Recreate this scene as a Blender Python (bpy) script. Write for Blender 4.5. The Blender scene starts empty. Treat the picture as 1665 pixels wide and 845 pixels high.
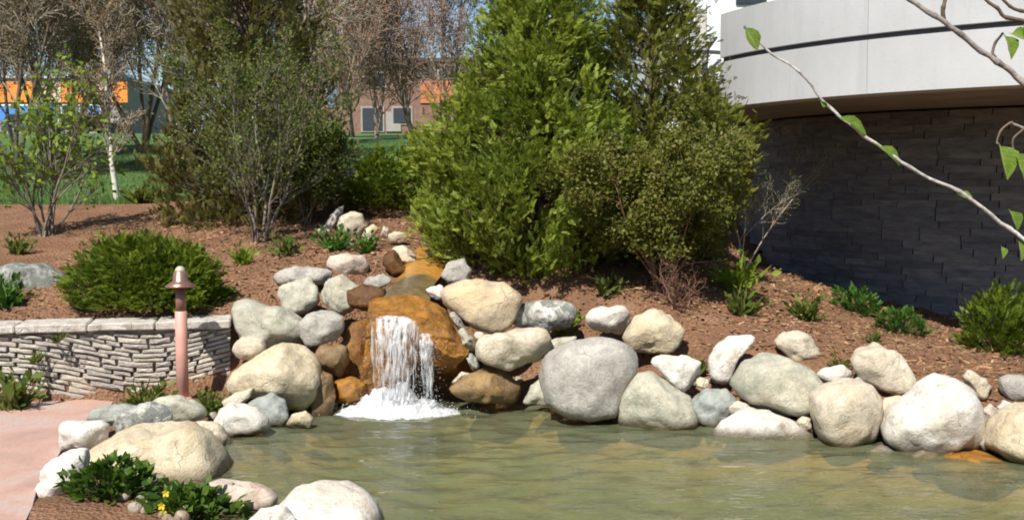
import bpy, bmesh, math, random
import numpy as np
from mathutils import Vector, Matrix, noise
random.seed(7); RNG = np.random.default_rng(7)
R = math.radians
scene = bpy.context.scene
COL = scene.collection

# ------------------------------------------------------------------ camera, sky, sun, exposure
FPX, CW, CH, CAMH, HOR = 1785.0, 1665.0, 845.0, 1.55, 302.0
PITCH = math.atan((CH / 2 - HOR) / FPX)
cam_d = bpy.data.cameras.new('camera'); cam = bpy.data.objects.new('camera', cam_d); COL.objects.link(cam)
cam.location = (0, 0, CAMH); cam.rotation_euler = (math.pi / 2 - PITCH, 0, 0)
cam_d.sensor_width = 36; cam_d.lens = FPX / CW * 36; cam_d.clip_start = 0.05; cam_d.clip_end = 2000
scene.camera = cam
SUN_EL = R(50); SUN_H = Vector((-0.39, -0.921))
SUN_DIR = Vector((SUN_H.x * math.cos(SUN_EL), SUN_H.y * math.cos(SUN_EL), math.sin(SUN_EL))).normalized()
world = bpy.data.worlds.new('World'); scene.world = world; world.use_nodes = True
wn = world.node_tree.nodes; wl = world.node_tree.links
sky = wn.new('ShaderNodeTexSky'); sky.sky_type = 'NISHITA'; sky.sun_disc = False
sky.sun_elevation = SUN_EL; sky.sun_rotation = math.atan2(SUN_H.x, SUN_H.y)
sky.air_density = 1.0; sky.dust_density = 0.25; sky.ozone_density = 2.6
wl.new(sky.outputs[0], wn['Background'].inputs[0]); wn['Background'].inputs[1].default_value = 0.07
sun_d = bpy.data.lights.new('sun', 'SUN'); sun_d.energy = 4.8; sun_d.angle = R(0.53); sun_d.color = (1.0, 0.95, 0.87)
sun = bpy.data.objects.new('sun', sun_d); COL.objects.link(sun)
sun.rotation_euler = (-SUN_DIR).to_track_quat('-Z', 'Y').to_euler()
scene.view_settings.view_transform = 'Standard'; scene.view_settings.look = 'None'
scene.view_settings.gamma = 1; scene.view_settings.use_curve_mapping = False
scene.view_settings.exposure = 0.67
scene.cycles.filter_width = 1.9; scene.cycles.max_bounces = 8; scene.cycles.transparent_max_bounces = 16
scene.cycles.caustics_reflective = False; scene.cycles.caustics_refractive = False

def W(px, py, d):
    """the world point at ground distance d (along Y) seen at photograph pixel px, py"""
    u = (px - CW / 2) / FPX; v = -(py - CH / 2) / FPX
    y = math.cos(PITCH) + v * math.sin(PITCH); z = -math.sin(PITCH) + v * math.cos(PITCH)
    s = d / y
    return Vector((u * s, d, CAMH + z * s))
def WZ(px, py, z):
    u = (px - CW / 2) / FPX; v = -(py - CH / 2) / FPX
    yy = math.cos(PITCH) + v * math.sin(PITCH); zz = -math.sin(PITCH) + v * math.cos(PITCH)
    s = (z - CAMH) / zz
    return Vector((u * s, yy * s, z))

# ------------------------------------------------------------------ helpers
def tag(o, label=None, cat=None, group=None, kind=None):
    if label: o['label'] = label
    if cat: o['category'] = cat
    if group: o['group'] = group
    if kind: o['kind'] = kind
    return o
def link(name, me, mat=None, parent=None):
    o = bpy.data.objects.new(name, me); COL.objects.link(o)
    if mat is not None and me is not None and len(me.materials) == 0: me.materials.append(mat)
    if parent: o.parent = parent
    return o
def empty(name, loc=(0, 0, 0), rz=0.0):
    o = bpy.data.objects.new(name, None); COL.objects.link(o); o.location = loc; o.rotation_euler = (0, 0, rz)
    o.empty_display_size = 0.1
    return o
def arr_mesh(name, verts, faces, smooth=False):
    """verts (N,3), faces (M,k) arrays -> mesh"""
    verts = np.asarray(verts, dtype=np.float32); faces = np.asarray(faces, dtype=np.int32)
    me = bpy.data.meshes.new(name); M, k = faces.shape
    me.vertices.add(len(verts)); me.vertices.foreach_set('co', verts.ravel())
    me.loops.add(M * k); me.loops.foreach_set('vertex_index', faces.ravel())
    me.polygons.add(M); me.polygons.foreach_set('loop_start', np.arange(0, M * k, k, dtype=np.int32))
    me.polygons.foreach_set('loop_total', np.full(M, k, dtype=np.int32))
    if smooth: me.polygons.foreach_set('use_smooth', np.ones(M, dtype=bool))
    me.update(calc_edges=True); me.validate()
    return me
def py_mesh(name, verts, faces, smooth=False):
    me = bpy.data.meshes.new(name); me.from_pydata([tuple(v) for v in verts], [], [tuple(f) for f in faces]); me.update()
    if smooth:
        for p in me.polygons: p.use_smooth = True
    return me
def bm_mesh(name, bm, smooth=False):
    me = bpy.data.meshes.new(name); bm.to_mesh(me); bm.free()
    if smooth:
        for p in me.polygons: p.use_smooth = True
    return me
def add_box(bm, c, s, rz=0.0):
    m = Matrix.Translation(c) @ Matrix.Rotation(rz, 4, 'Z') @ Matrix.Diagonal((s[0], s[1], s[2], 1))
    return bmesh.ops.create_cube(bm, size=1, matrix=m)['verts']
def box_mesh(name, c, s, bevel=0.0, rz=0.0):
    bm = bmesh.new(); add_box(bm, c, s, rz)
    if bevel: bmesh.ops.bevel(bm, geom=bm.edges[:], offset=bevel, segments=2, affect='EDGES', profile=0.6)
    return bm_mesh(name, bm)
def lathe(bm, prof, seg=20, c=(0, 0)):
    rings = []
    for r, z in prof:
        rings.append([bm.verts.new((c[0] + r * math.cos(2 * math.pi * i / seg), c[1] + r * math.sin(2 * math.pi * i / seg), z)) for i in range(seg)])
    for a, b in zip(rings, rings[1:]):
        for i in range(seg):
            bm.faces.new((a[i], a[(i + 1) % seg], b[(i + 1) % seg], b[i]))
    bm.faces.new(rings[-1]); bm.faces.new(rings[0][::-1])

# ------------------------------------------------------------------ materials
def new_mat(name):
    m = bpy.data.materials.new(name); m.use_nodes = True
    nt = m.node_tree; b = nt.nodes['Principled BSDF']
    return m, nt, b
def nd(nt, t, **kw):
    n = nt.nodes.new(t)
    for k, v in kw.items(): setattr(n, k, v)
    return n
def ramp(nt, fac, stops, interp='LINEAR'):
    r = nd(nt, 'ShaderNodeValToRGB'); cr = r.color_ramp; cr.interpolation = interp
    while len(cr.elements) < len(stops): cr.elements.new(0.5)
    for e, (p, c) in zip(cr.elements, stops):
        e.position = p; e.color = (c[0], c[1], c[2], 1) if not isinstance(c, (int, float)) else (c, c, c, 1)
    nt.links.new(fac, r.inputs[0]); return r.outputs[0]
def noise_n(nt, vec, scale, detail=4, rough=0.55, dist=0.0):
    n = nd(nt, 'ShaderNodeTexNoise'); n.inputs['Scale'].default_value = scale; n.inputs['Detail'].default_value = detail
    n.inputs['Roughness'].default_value = rough; n.inputs['Distortion'].default_value = dist
    if vec is not None: nt.links.new(vec, n.inputs['Vector'])
    return n.outputs['Fac']
def mixc(nt, fac, a, b, mode='MIX'):
    m = nd(nt, 'ShaderNodeMix', data_type='RGBA', blend_type=mode)
    for s, v in ((0, fac), (6, a), (7, b)):
        if isinstance(v, (int, float)): m.inputs[s].default_value = v
        elif isinstance(v, (tuple, list)): m.inputs[s].default_value = (v[0], v[1], v[2], 1)
        else: nt.links.new(v, m.inputs[s])
    return m.outputs[2]
def math_n(nt, op, a, b=None, clamp=False):
    m = nd(nt, 'ShaderNodeMath', operation=op); m.use_clamp = clamp
    for i, v in enumerate((a, b)):
        if v is None: continue
        if isinstance(v, (int, float)): m.inputs[i].default_value = v
        else: nt.links.new(v, m.inputs[i])
    return m.outputs[0]
def bump(nt, bsdf, h, strength=0.5, dist=0.01):
    b = nd(nt, 'ShaderNodeBump'); b.inputs['Strength'].default_value = strength; b.inputs['Distance'].default_value = dist
    nt.links.new(h, b.inputs['Height']); nt.links.new(b.outputs[0], bsdf.inputs['Normal'])
    return b
def geo_pos(nt):
    g = nd(nt, 'ShaderNodeNewGeometry'); return g
def plain(name, col, rough=0.6, metal=0.0, var=0.15, scale=6.0, bmp=0.2, bscale=60.0, bdist=0.003):
    m, nt, b = new_mat(name)
    tc = nd(nt, 'ShaderNodeTexCoord').outputs['Object']
    f = noise_n(nt, tc, scale, 5)
    lo = tuple(c * (1 - var) for c in col); hi = tuple(min(1, c * (1 + var)) for c in col)
    nt.links.new(ramp(nt, f, [(0.3, lo), (0.7, hi)]), b.inputs['Base Color'])
    b.inputs['Roughness'].default_value = rough; b.inputs['Metallic'].default_value = metal
    if bmp: bump(nt, b, noise_n(nt, tc, bscale, 3), bmp, bdist)
    return m

def rock_mat(name, c1, c2, c3=None, dark=(0.16, 0.15, 0.13), speck=0.5, lichen=0.0, wet=True, rough=0.8, stain=(0.085, 0.06, 0.03), blot=0.45):
    """mottled weathered stone: two tones, a vein tone, dark specks, pits, a wet algae line at the pond's water level"""
    m, nt, b = new_mat(name)
    tc = nd(nt, 'ShaderNodeTexCoord').outputs['Object']
    oi = nd(nt, 'ShaderNodeObjectInfo')
    add = nd(nt, 'ShaderNodeVectorMath', operation='ADD'); nt.links.new(tc, add.inputs[0])
    sc = nd(nt, 'ShaderNodeVectorMath', operation='SCALE'); sc.inputs[0].default_value = (13, 7, 5)
    nt.links.new(oi.outputs['Random'], sc.inputs['Scale']); nt.links.new(sc.outputs[0], add.inputs[1])
    v = add.outputs[0]
    big = noise_n(nt, v, 4.5, 6, 0.6, 0.6)
    col = ramp(nt, big, [(0.32, c1), (0.62, c2)])
    if c3 is not None:
        col = mixc(nt, ramp(nt, noise_n(nt, v, 2.6, 4, 0.6, 1.2), [(0.50, 0.0), (0.66, 0.85)]), col, c3)
    mid = noise_n(nt, v, 17, 6, 0.7, 0.3)
    col = mixc(nt, ramp(nt, mid, [(0.35, blot), (0.52, 0.0)]), col, dark)
    col = mixc(nt, ramp(nt, noise_n(nt, v, 6.5, 5, 0.7, 1.0), [(0.33, blot * 0.9), (0.50, 0.0)]), col, tuple(0.55 * c + 0.45 * q for c, q in zip(dark, c1)))
    fine = noise_n(nt, v, 75, 4, 0.7)
    wv = nd(nt, 'ShaderNodeVectorMath', operation='ADD'); wn_ = nd(nt, 'ShaderNodeTexNoise'); wn_.inputs['Scale'].default_value = 7; nt.links.new(v, wn_.inputs['Vector'])
    ws = nd(nt, 'ShaderNodeVectorMath', operation='SCALE'); ws.inputs['Scale'].default_value = 0.16; nt.links.new(wn_.outputs['Color'], ws.inputs[0]); nt.links.new(v, wv.inputs[0]); nt.links.new(ws.outputs[0], wv.inputs[1])
    ck = nd(nt, 'ShaderNodeTexVoronoi', feature='DISTANCE_TO_EDGE'); ck.inputs['Scale'].default_value = 4.2; nt.links.new(wv.outputs[0], ck.inputs['Vector'])
    crack = math_n(nt, 'MULTIPLY', ramp(nt, ck.outputs['Distance'], [(0.0, 1.0), (0.014, 0.0)]), ramp(nt, noise_n(nt, v, 3.3, 3), [(0.54, 0.0), (0.68, 0.55)]))
    col = mixc(nt, math_n(nt, 'MULTIPLY', crack, 0.5), col, dark)
    col = mixc(nt, ramp(nt, fine, [(0.30, speck), (0.46, 0.0)]), col, dark)
    col = mixc(nt, ramp(nt, noise_n(nt, v, 42, 3, 0.6), [(0.56, 0.0), (0.72, 0.45)]), col, tuple(min(0.86, c * 1.35) for c in c2))
    if lichen:
        col = mixc(nt, ramp(nt, noise_n(nt, v, 11, 5, 0.7, 0.8), [(0.44, 0.0), (0.54, lichen)]), col, (0.13, 0.14, 0.12))
    rgh = ramp(nt, mid, [(0.3, rough - 0.1), (0.7, min(1, rough + 0.1))])
    if wet:
        g = geo_pos(nt); sx = nd(nt, 'ShaderNodeSeparateXYZ'); nt.links.new(g.outputs['Position'], sx.inputs[0])
        zz = math_n(nt, 'ADD', sx.outputs[2], math_n(nt, 'MULTIPLY', noise_n(nt, v, 8, 4), -0.055))
        wf = ramp(nt, math_n(nt, 'MULTIPLY', math_n(nt, 'ADD', zz, 0.05), 7.0, True), [(0.30, 1.0), (0.72, 0.0)])
        col = mixc(nt, math_n(nt, 'MULTIPLY', wf, 0.82), col, stain)
        rgh = mixc(nt, wf, rgh, (0.3, 0.3, 0.3))
    nt.links.new(col, b.inputs['Base Color']); nt.links.new(rgh, b.inputs['Roughness'])
    b.inputs['Specular IOR Level'].default_value = 0.3
    h = math_n(nt, 'ADD', math_n(nt, 'MULTIPLY', mid, 1.0), math_n(nt, 'MULTIPLY', fine, 0.45))
    h = math_n(nt, 'SUBTRACT', h, math_n(nt, 'MULTIPLY', crack, 0.8))
    bump(nt, b, h, 0.8, 0.018)
    return m
MR = {
 'white': rock_mat('stone_white', (0.52, 0.48, 0.42), (0.70, 0.66, 0.59), (0.60, 0.51, 0.40), dark=(0.24, 0.21, 0.18)),
 'cream': rock_mat('stone_cream', (0.46, 0.40, 0.29), (0.61, 0.54, 0.42), (0.53, 0.43, 0.29), dark=(0.22, 0.18, 0.14)),
 'pink': rock_mat('stone_pink', (0.44, 0.36, 0.29), (0.58, 0.49, 0.41), (0.48, 0.35, 0.26), dark=(0.22, 0.17, 0.15)),
 'tan': rock_mat('stone_tan', (0.44, 0.36, 0.26), (0.60, 0.46, 0.27), (0.36, 0.32, 0.27), dark=(0.22, 0.18, 0.15), blot=0.3),
 'grey': rock_mat('stone_grey', (0.32, 0.30, 0.26), (0.44, 0.41, 0.36), (0.38, 0.37, 0.31), dark=(0.15, 0.13, 0.12)),
 'green': rock_mat('stone_green_grey', (0.33, 0.33, 0.25), (0.47, 0.45, 0.36), (0.46, 0.41, 0.31), dark=(0.16, 0.15, 0.11)),
 'blue': rock_mat('stone_blue_grey', (0.24, 0.26, 0.24), (0.35, 0.37, 0.34), (0.32, 0.32, 0.26), dark=(0.10, 0.10, 0.10)),
 'lichen': rock_mat('stone_lichen', (0.44, 0.42, 0.37), (0.60, 0.58, 0.52), (0.36, 0.36, 0.33), dark=(0.12, 0.11, 0.10), lichen=0.85),
 'moss': rock_mat('stone_dark_lichen', (0.22, 0.22, 0.20), (0.36, 0.36, 0.33), (0.15, 0.16, 0.14), dark=(0.06, 0.06, 0.055), lichen=0.9, wet=False, blot=.6),
 'sand': rock_mat('stone_sandy', (0.47, 0.39, 0.25), (0.60, 0.52, 0.37), (0.54, 0.40, 0.21), dark=(0.25, 0.19, 0.13), blot=0.5),
 'brown': rock_mat('stone_brown', (0.15, 0.095, 0.045), (0.25, 0.17, 0.085), (0.32, 0.20, 0.08), dark=(0.06, 0.04, 0.025), rough=0.45),
 'orange': rock_mat('stone_iron_orange', (0.22, 0.10, 0.02), (0.40, 0.18, 0.03), (0.16, 0.08, 0.022), dark=(0.07, 0.035, 0.015), rough=0.32, wet=False, speck=0.3, blot=0.6),
 'amber': rock_mat('stone_amber', (0.13, 0.06, 0.018), (0.24, 0.11, 0.025), (0.32, 0.15, 0.03), dark=(0.05, 0.025, 0.012), rough=0.35, wet=False, blot=0.6),
 'rust_shade': rock_mat('stone_rust_shade', (0.07, 0.032, 0.012), (0.14, 0.065, 0.02), (0.22, 0.09, 0.02), dark=(0.02, 0.012, 0.009), rough=0.45, wet=False),  # rust stain, darkened to stand for shade in the hollow behind the falls
 'dark': rock_mat('stone_dark', (0.07, 0.06, 0.05), (0.13, 0.11, 0.09), (0.10, 0.09, 0.07), dark=(0.03, 0.03, 0.03), rough=0.6),
}
def leaf_mat(name, cols, trans=0.42, rough=0.5):
    m, nt, b = new_mat(name)
    g = geo_pos(nt)
    n = len(cols)
    c = ramp(nt, g.outputs['Random Per Island'], [(i / max(1, n - 1), cc) for i, cc in enumerate(cols)])
    big = noise_n(nt, g.outputs['Position'], 3.2, 3)
    c = mixc(nt, 1.0, c, ramp(nt, big, [(0.3, (0.72, 0.78, 0.75)), (0.7, (1.2, 1.12, 0.95))]), 'MULTIPLY')
    nt.links.new(c, b.inputs['Base Color']); b.inputs['Roughness'].default_value = rough
    b.inputs['Specular IOR Level'].default_value = 0.25
    t = nd(nt, 'ShaderNodeBsdfTranslucent'); nt.links.new(c, t.inputs[0])
    mx = nd(nt, 'ShaderNodeMixShader'); mx.inputs[0].default_value = trans
    nt.links.new(b.outputs[0], mx.inputs[1]); nt.links.new(t.outputs[0], mx.inputs[2])
    nt.links.new(mx.outputs[0], nt.nodes['Material Output'].inputs[0])
    return m
ML = {
 'arbor': leaf_mat('arborvitae_leaf', [(0.12, 0.175, 0.018), (0.22, 0.285, 0.035), (0.33, 0.39, 0.07), (0.19, 0.245, 0.03)]),
 'arbor2': leaf_mat('arborvitae_leaf_olive', [(0.10, 0.13, 0.018), (0.17, 0.20, 0.03), (0.22, 0.235, 0.045), (0.15, 0.14, 0.035)]),
 'olive': leaf_mat('shrub_leaf_olive', [(0.11, 0.13, 0.024), (0.16, 0.185, 0.034), (0.19, 0.165, 0.05), (0.14, 0.185, 0.03)]),
 'darkcon': leaf_mat('dark_conifer_leaf', [(0.07, 0.08, 0.02), (0.13, 0.135, 0.034), (0.19, 0.175, 0.05), (0.14, 0.11, 0.045)]),
 'juniper': leaf_mat('juniper_leaf', [(0.08, 0.135, 0.012), (0.14, 0.205, 0.02), (0.19, 0.255, 0.028), (0.11, 0.16, 0.018)]),
 'fresh': leaf_mat('fresh_leaf', [(0.13, 0.22, 0.02), (0.20, 0.30, 0.03), (0.26, 0.34, 0.06)], trans=0.45),
 'mound': leaf_mat('mound_leaf', [(0.04, 0.11, 0.015), (0.07, 0.17, 0.025), (0.10, 0.21, 0.04)]),
 'weed': leaf_mat('weed_leaf', [(0.06, 0.10, 0.015), (0.12, 0.16, 0.03), (0.17, 0.19, 0.06)]),
 'pansy': leaf_mat('pansy_leaf', [(0.035, 0.08, 0.012), (0.07, 0.14, 0.02), (0.11, 0.19, 0.03)]),
 'grass': leaf_mat('grass_blade', [(0.07, 0.14, 0.025), (0.10, 0.19, 0.04), (0.13, 0.21, 0.055)]),
 'bud_tan': leaf_mat('bud_tan', [(0.19, 0.13, 0.07), (0.26, 0.17, 0.09), (0.20, 0.17, 0.06)]),
 'bud_rose': leaf_mat('bud_rose', [(0.26, 0.13, 0.09), (0.33, 0.17, 0.12), (0.30, 0.20, 0.13)]),
 'yellow': leaf_mat('yellow_petal', [(0.75, 0.55, 0.02), (0.85, 0.68, 0.05)]),
 'purple': leaf_mat('purple_petal', [(0.05, 0.015, 0.09), (0.08, 0.02, 0.13)]),
}
MB = {
 'grey': plain('bark_grey', (0.33, 0.28, 0.22), 0.85, var=0.4, scale=14),
 'brown': plain('bark_brown', (0.13, 0.095, 0.065), 0.9, var=0.4, scale=14),
 'stem2': plain('bark_branch', (0.22, 0.20, 0.18), 0.85, var=0.5, scale=50, bmp=0.6, bscale=140),
 'stem': plain('bark_stem', (0.17, 0.145, 0.11), 0.85, var=0.4, scale=14),
 'pale': plain('bark_pale', (0.55, 0.52, 0.44), 0.8, var=0.25, scale=12),
 'rose': plain('bark_rose', (0.29, 0.215, 0.165), 0.9, var=0.3, scale=10),
 'red': plain('bark_reddish', (0.22, 0.11, 0.075), 0.85, var=0.35, scale=14),
 'twig': plain('bark_twig', (0.36, 0.345, 0.32), 0.8, var=0.5, scale=55, bmp=0.6, bscale=160),
}

# ------------------------------------------------------------------ terrain
CP = [W(*a) for a in [
 (300, 640, 7.25), (180, 655, 7.3), (380, 648, 7.3), (200, 765, 5.9), (100, 810, 5.0), (300, 822, 5.1), (420, 850, 4.8),
 (-250, 512, 8.0), (50, 515, 8.0), (200, 513, 8.0), (350, 508, 8.1), (420, 440, 8.8), (100, 405, 10), (250, 392, 10), (187, 324, 14), (20, 332, 13), (-300, 340, 13),
 (420, 402, 9.6), (540, 330, 11.5), (690, 432, 8.8), (700, 402, 9.4), (645, 468, 8.15), (680, 362, 10.3), (600, 362, 10.3), (565, 302, 12),
 (870, 440, 8.7), (780, 452, 8.35), (850, 475, 8.1), (1000, 472, 8.2), (1080, 475, 8.3), (1130, 532, 7.6), (1230, 545, 7.45), (1200, 440, 9.0), (1150, 400, 10.2), (1200, 428, 10.7), (1235, 442, 11.0),
 (1290, 452, 9.9), (1290, 455, 11.3), (1400, 522, 8.5), (1500, 585, 7.45), (1540, 525, 9.6), (1665, 560, 9.0), (1665, 605, 7.1), (1350, 592, 7.0), (1950, 600, 8.0), (1950, 640, 6.9),
 (960, 545, 7.5), (1050, 580, 7.35), (880, 530, 7.65), (500, 520, 7.95), (430, 560, 7.7), (560, 470, 8.2),
 (300, 324, 14.5), (200, 232, 28), (600, 228, 28), (-100, 228, 28), (900, 226, 28), (1300, 235, 28), (600, 305, 14), (800, 305, 12.2), (1200, 303, 14), (1500, 320, 14)]]
CP += [Vector(v) for v in [(-4, 4, .02), (-2.5, 4.8, .02), (-3.6, 6, .02), (-2.7, 7.0, .03), (-4.2, 7.1, .02), (-7, 6.5, .02), (-7, 3, 0.02), (0, 0, .1), (3, 1, .15), (-3, 1, .05), (0, 3.6, .12), (2, 2.7, .15),
       (5.5, 3, .2), (7.5, 5, .2), (7.5, 10, .3), (12, 10, .4), (-9, 8.6, .8), (-10, 14, 1.5), (10, 20, 1.8), (15, 40, 3.2), (-25, 45, 3.62), (0, 45, 3.62), (20, 45, 3.6), (-60, 46, 3.7), (-60, 90, 5.6), (-20, 90, 5.6), (10, 90, 5.6), (50, 90, 5.4),
       (60, 46, 3.6), (0, 130, 6), (-130, 130, 6), (130, 130, 6), (0, 400, 7), (-400, 400, 7), (400, 400, 7), (-400, 0, 1), (400, 0, 1), (0, -60, .1), (-60, -60, .1), (60, -60, .1)]]
cpx = np.array([(c.x, c.y) for c in CP]); cpz = np.array([c.z for c in CP])
K = np.linalg.norm(cpx[:, None] - cpx[None], axis=2)
n_ = len(cpx); A = np.zeros((n_ + 3, n_ + 3)); A[:n_, :n_] = -K + np.eye(n_) * 0.06
A[:n_, n_] = 1; A[:n_, n_ + 1:] = cpx; A[n_, :n_] = 1; A[n_ + 1:, :n_] = cpx.T
WGT = np.linalg.solve(A, np.concatenate([cpz, np.zeros(3)]))
def land(x, y):
    x = np.asarray(x, float); y = np.asarray(y, float); sh = x.shape
    p = np.stack([x.ravel(), y.ravel()], 1); out = np.empty(len(p))
    for i in range(0, len(p), 20000):
        q = p[i:i + 20000]; k = np.linalg.norm(q[:, None] - cpx[None], axis=2)
        out[i:i + 20000] = -k @ WGT[:n_] + WGT[n_] + q @ WGT[n_ + 1:]
    return out.reshape(sh)
POND = [WZ(*a, 0) for a in [(330, 815), (322, 765), (352, 722), (420, 700), (490, 680), (545, 655), (640, 642), (735, 642), (870, 655), (1010, 684), (1130, 690), (1300, 707), (1420, 724), (1560, 738), (1700, 750)]]
POND = [(p.x, p.y) for p in POND] + [(4.6, 5.6), (5.6, 4.4), (4.6, 3.1), (2.4, 3.0), (0.6, 3.7), (-0.75, 4.45), (-1.2, 4.85)]
def pond_sd(x, y):
    x = np.asarray(x, float); y = np.asarray(y, float)
    d = np.full(x.shape, 1e9); inside = np.zeros(x.shape, bool)
    for (x0, y0), (x1, y1) in zip(POND, POND[1:] + POND[:1]):
        dx, dy = x1 - x0, y1 - y0
        t = np.clip(((x - x0) * dx + (y - y0) * dy) / (dx * dx + dy * dy), 0, 1)
        d = np.minimum(d, np.hypot(x - x0 - t * dx, y - y0 - t * dy))
        c = (y0 > y) != (y1 > y)
        with np.errstate(divide='ignore', invalid='ignore'):
            inside ^= c & (x < (x1 - x0) * (y - y0) / (y1 - y0 + 1e-12) + x0)
    return np.where(inside, -d, d)
def height(x, y):
    x = np.asarray(x, float); y = np.asarray(y, float); z = land(x, y); s = pond_sd(x, y)
    wd = np.where((x < -0.4) & (y < 6.9), 0.62, 1.2); t = np.clip((s + 0.32) / wd, 0, 1); t = t * t * (3 - 2 * t)
    floor = -0.22 - 0.33 * np.clip(-s / 1.3, 0, 1)
    return floor * (1 - t) + z * t
_height0 = height
WA_, WB_ = W(-150, 600, 7.26), W(377, 600, 7.72)
def height(x, y):
    z = _height0(x, y); x = np.asarray(x, float); y = np.asarray(y, float)
    dx, dy = WB_.x - WA_.x, WB_.y - WA_.y
    w = ((x - WA_.x) * dy - (y - WA_.y) * dx) / math.hypot(dx, dy)      # positive in front of the wall
    side = np.clip((WB_.x + 0.10 - x) / 0.12, 0, 1) * (x > -9) * (y > 4) * (y < 10)
    front = np.minimum(z, 0.045 + 0.06 * np.clip((x + 2.7) / 0.4, 0, 1)); back = np.maximum(z, 0.52)
    t = np.clip((-w) / 0.10, 0, 1)
    zz = np.where(w > -0.1, front * (1 - t) + back * t, np.where(w > -0.5, back, z))
    return z * (1 - side) + zz * side
def hz(x, y): return float(height(np.array([x]), np.array([y]))[0])

def graded(a, b, step, far, growth=1.22):
    v = list(np.arange(a, b + 1e-6, step)); s = step; x = b
    while x < far[1]: s *= growth; x += s; v.append(x)
    s = step; x = a; pre = []
    while x > far[0]: s *= growth; x -= s; pre.append(x)
    return np.array(pre[::-1] + v)
gx = graded(-4.6, 5.2, 0.06, (-420, 420)); gy = graded(3.6, 14.2, 0.06, (-60, 420))
GX, GY = np.meshgrid(gx, gy); GZ = height(GX, GY)
nz = np.array([noise.noise(Vector((a * 1.3, b * 1.3, 0))) * 0.03 + noise.noise(Vector((a * 6, b * 6, 3))) * 0.012 for a, b in zip(GX.ravel(), GY.ravel())]).reshape(GX.shape)
near = np.clip((15 - GY) / 3, 0.15, 1) * (np.abs(GX) < 8)
pathm = (GX < -1.9) & (GY < 7.3)
GZ = GZ + nz * near * np.where(pathm, 0.3, 1.0)
nx, ny = len(gx), len(gy)
idx = np.arange(nx * ny).reshape(ny, nx)
GF = np.stack([idx[:-1, :-1], idx[:-1, 1:], idx[1:, 1:], idx[1:, :-1]], -1).reshape(-1, 4)
gme = arr_mesh('ground', np.stack([GX, GY, GZ], -1).reshape(-1, 3), GF, True)

def mulch_material():
    m, nt, b = new_mat('bark_mulch'); g = geo_pos(nt).outputs['Position']
    a = noise_n(nt, g, 3.0, 5); f = noise_n(nt, g, 38, 5, 0.7, 0.6)
    vo = nd(nt, 'ShaderNodeTexVoronoi'); vo.inputs['Scale'].default_value = 42; nt.links.new(g, vo.inputs['Vector'])
    col = ramp(nt, f, [(0.25, (0.09, 0.05, 0.034)), (0.5, (0.225, 0.122, 0.07)), (0.75, (0.33, 0.19, 0.115))])
    col = mixc(nt, 0.55, col, ramp(nt, a, [(0.32, (0.15, 0.085, 0.055)), (0.5, (0.255, 0.135, 0.075)), (0.68, (0.34, 0.20, 0.125))]))
    nt.links.new(col, b.inputs['Base Color']); b.inputs['Roughness'].default_value = 0.95
    b.inputs['Specular IOR Level'].default_value = 0.1
    bump(nt, b, math_n(nt, 'ADD', f, vo.outputs['Distance']), 0.9, 0.03)
    return m
def lawn_material():
    m, nt, b = new_mat('lawn_turf'); g = geo_pos(nt).outputs['Position']
    col = ramp(nt, noise_n(nt, g, 1.1, 6, 0.65), [(0.3, (0.045, 0.10, 0.02)), (0.55, (0.075, 0.15, 0.03)), (0.75, (0.12, 0.16, 0.05))])
    nt.links.new(col, b.inputs['Base Color']); b.inputs['Roughness'].default_value = 0.9
    bump(nt, b, noise_n(nt, g, 30, 4, 0.7), 0.8, 0.05)
    return m
def bed_material():
    m, nt, b = new_mat('pond_bed'); g = geo_pos(nt).outputs['Position']
    vo = nd(nt, 'ShaderNodeTexVoronoi'); vo.inputs['Scale'].default_value = 7; nt.links.new(g, vo.inputs['Vector'])
    col = ramp(nt, noise_n(nt, g, 2.2, 5), [(0.3, (0.13, 0.145, 0.06)), (0.5, (0.18, 0.185, 0.075)), (0.68, (0.27, 0.20, 0.075))])
    col = mixc(nt, 0.3, col, ramp(nt, vo.outputs['Distance'], [(0.1, (0.30, 0.25, 0.13)), (0.6, (0.08, 0.08, 0.035))]))
    sx = nd(nt, 'ShaderNodeSeparateXYZ'); nt.links.new(g, sx.inputs[0])
    zz = math_n(nt, 'ADD', sx.outputs[2], math_n(nt, 'MULTIPLY', noise_n(nt, g, 3, 4), 0.22))
    col = mixc(nt, ramp(nt, math_n(nt, 'MULTIPLY', math_n(nt, 'ADD', zz, 0.30), 3.0, True), [(0.25, 0.0), (0.75, 0.9)]), col, (0.40, 0.20, 0.06))
    nt.links.new(col, b.inputs['Base Color']); b.inputs['Roughness'].default_value = 0.8
    bump(nt, b, vo.outputs['Distance'], 0.6, 0.05)
    return m
M_mulch, M_lawn, M_bed = mulch_material(), lawn_material(), bed_material()
for mm in (M_mulch, M_lawn, M_bed): gme.materials.append(mm)
fc = np.stack([GX, GY], -1).reshape(-1, 2)[GF].mean(1)
wob = np.array([noise.noise(Vector((x * 0.5, 5, y * 0.3))) for x, y in fc])
mi = np.zeros(len(fc), np.int32)
mi[(fc[:, 1] > 13.1 + 0.7 * wob) | (np.abs(fc[:, 0]) > 14)] = 1
mi[pond_sd(fc[:, 0], fc[:, 1]) < 0.03] = 2
gme.polygons.foreach_set('material_index', mi)
tag(link('ground', gme), 'brown bark mulch bank rising from the pond to the green lawn', kind='structure')

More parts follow.
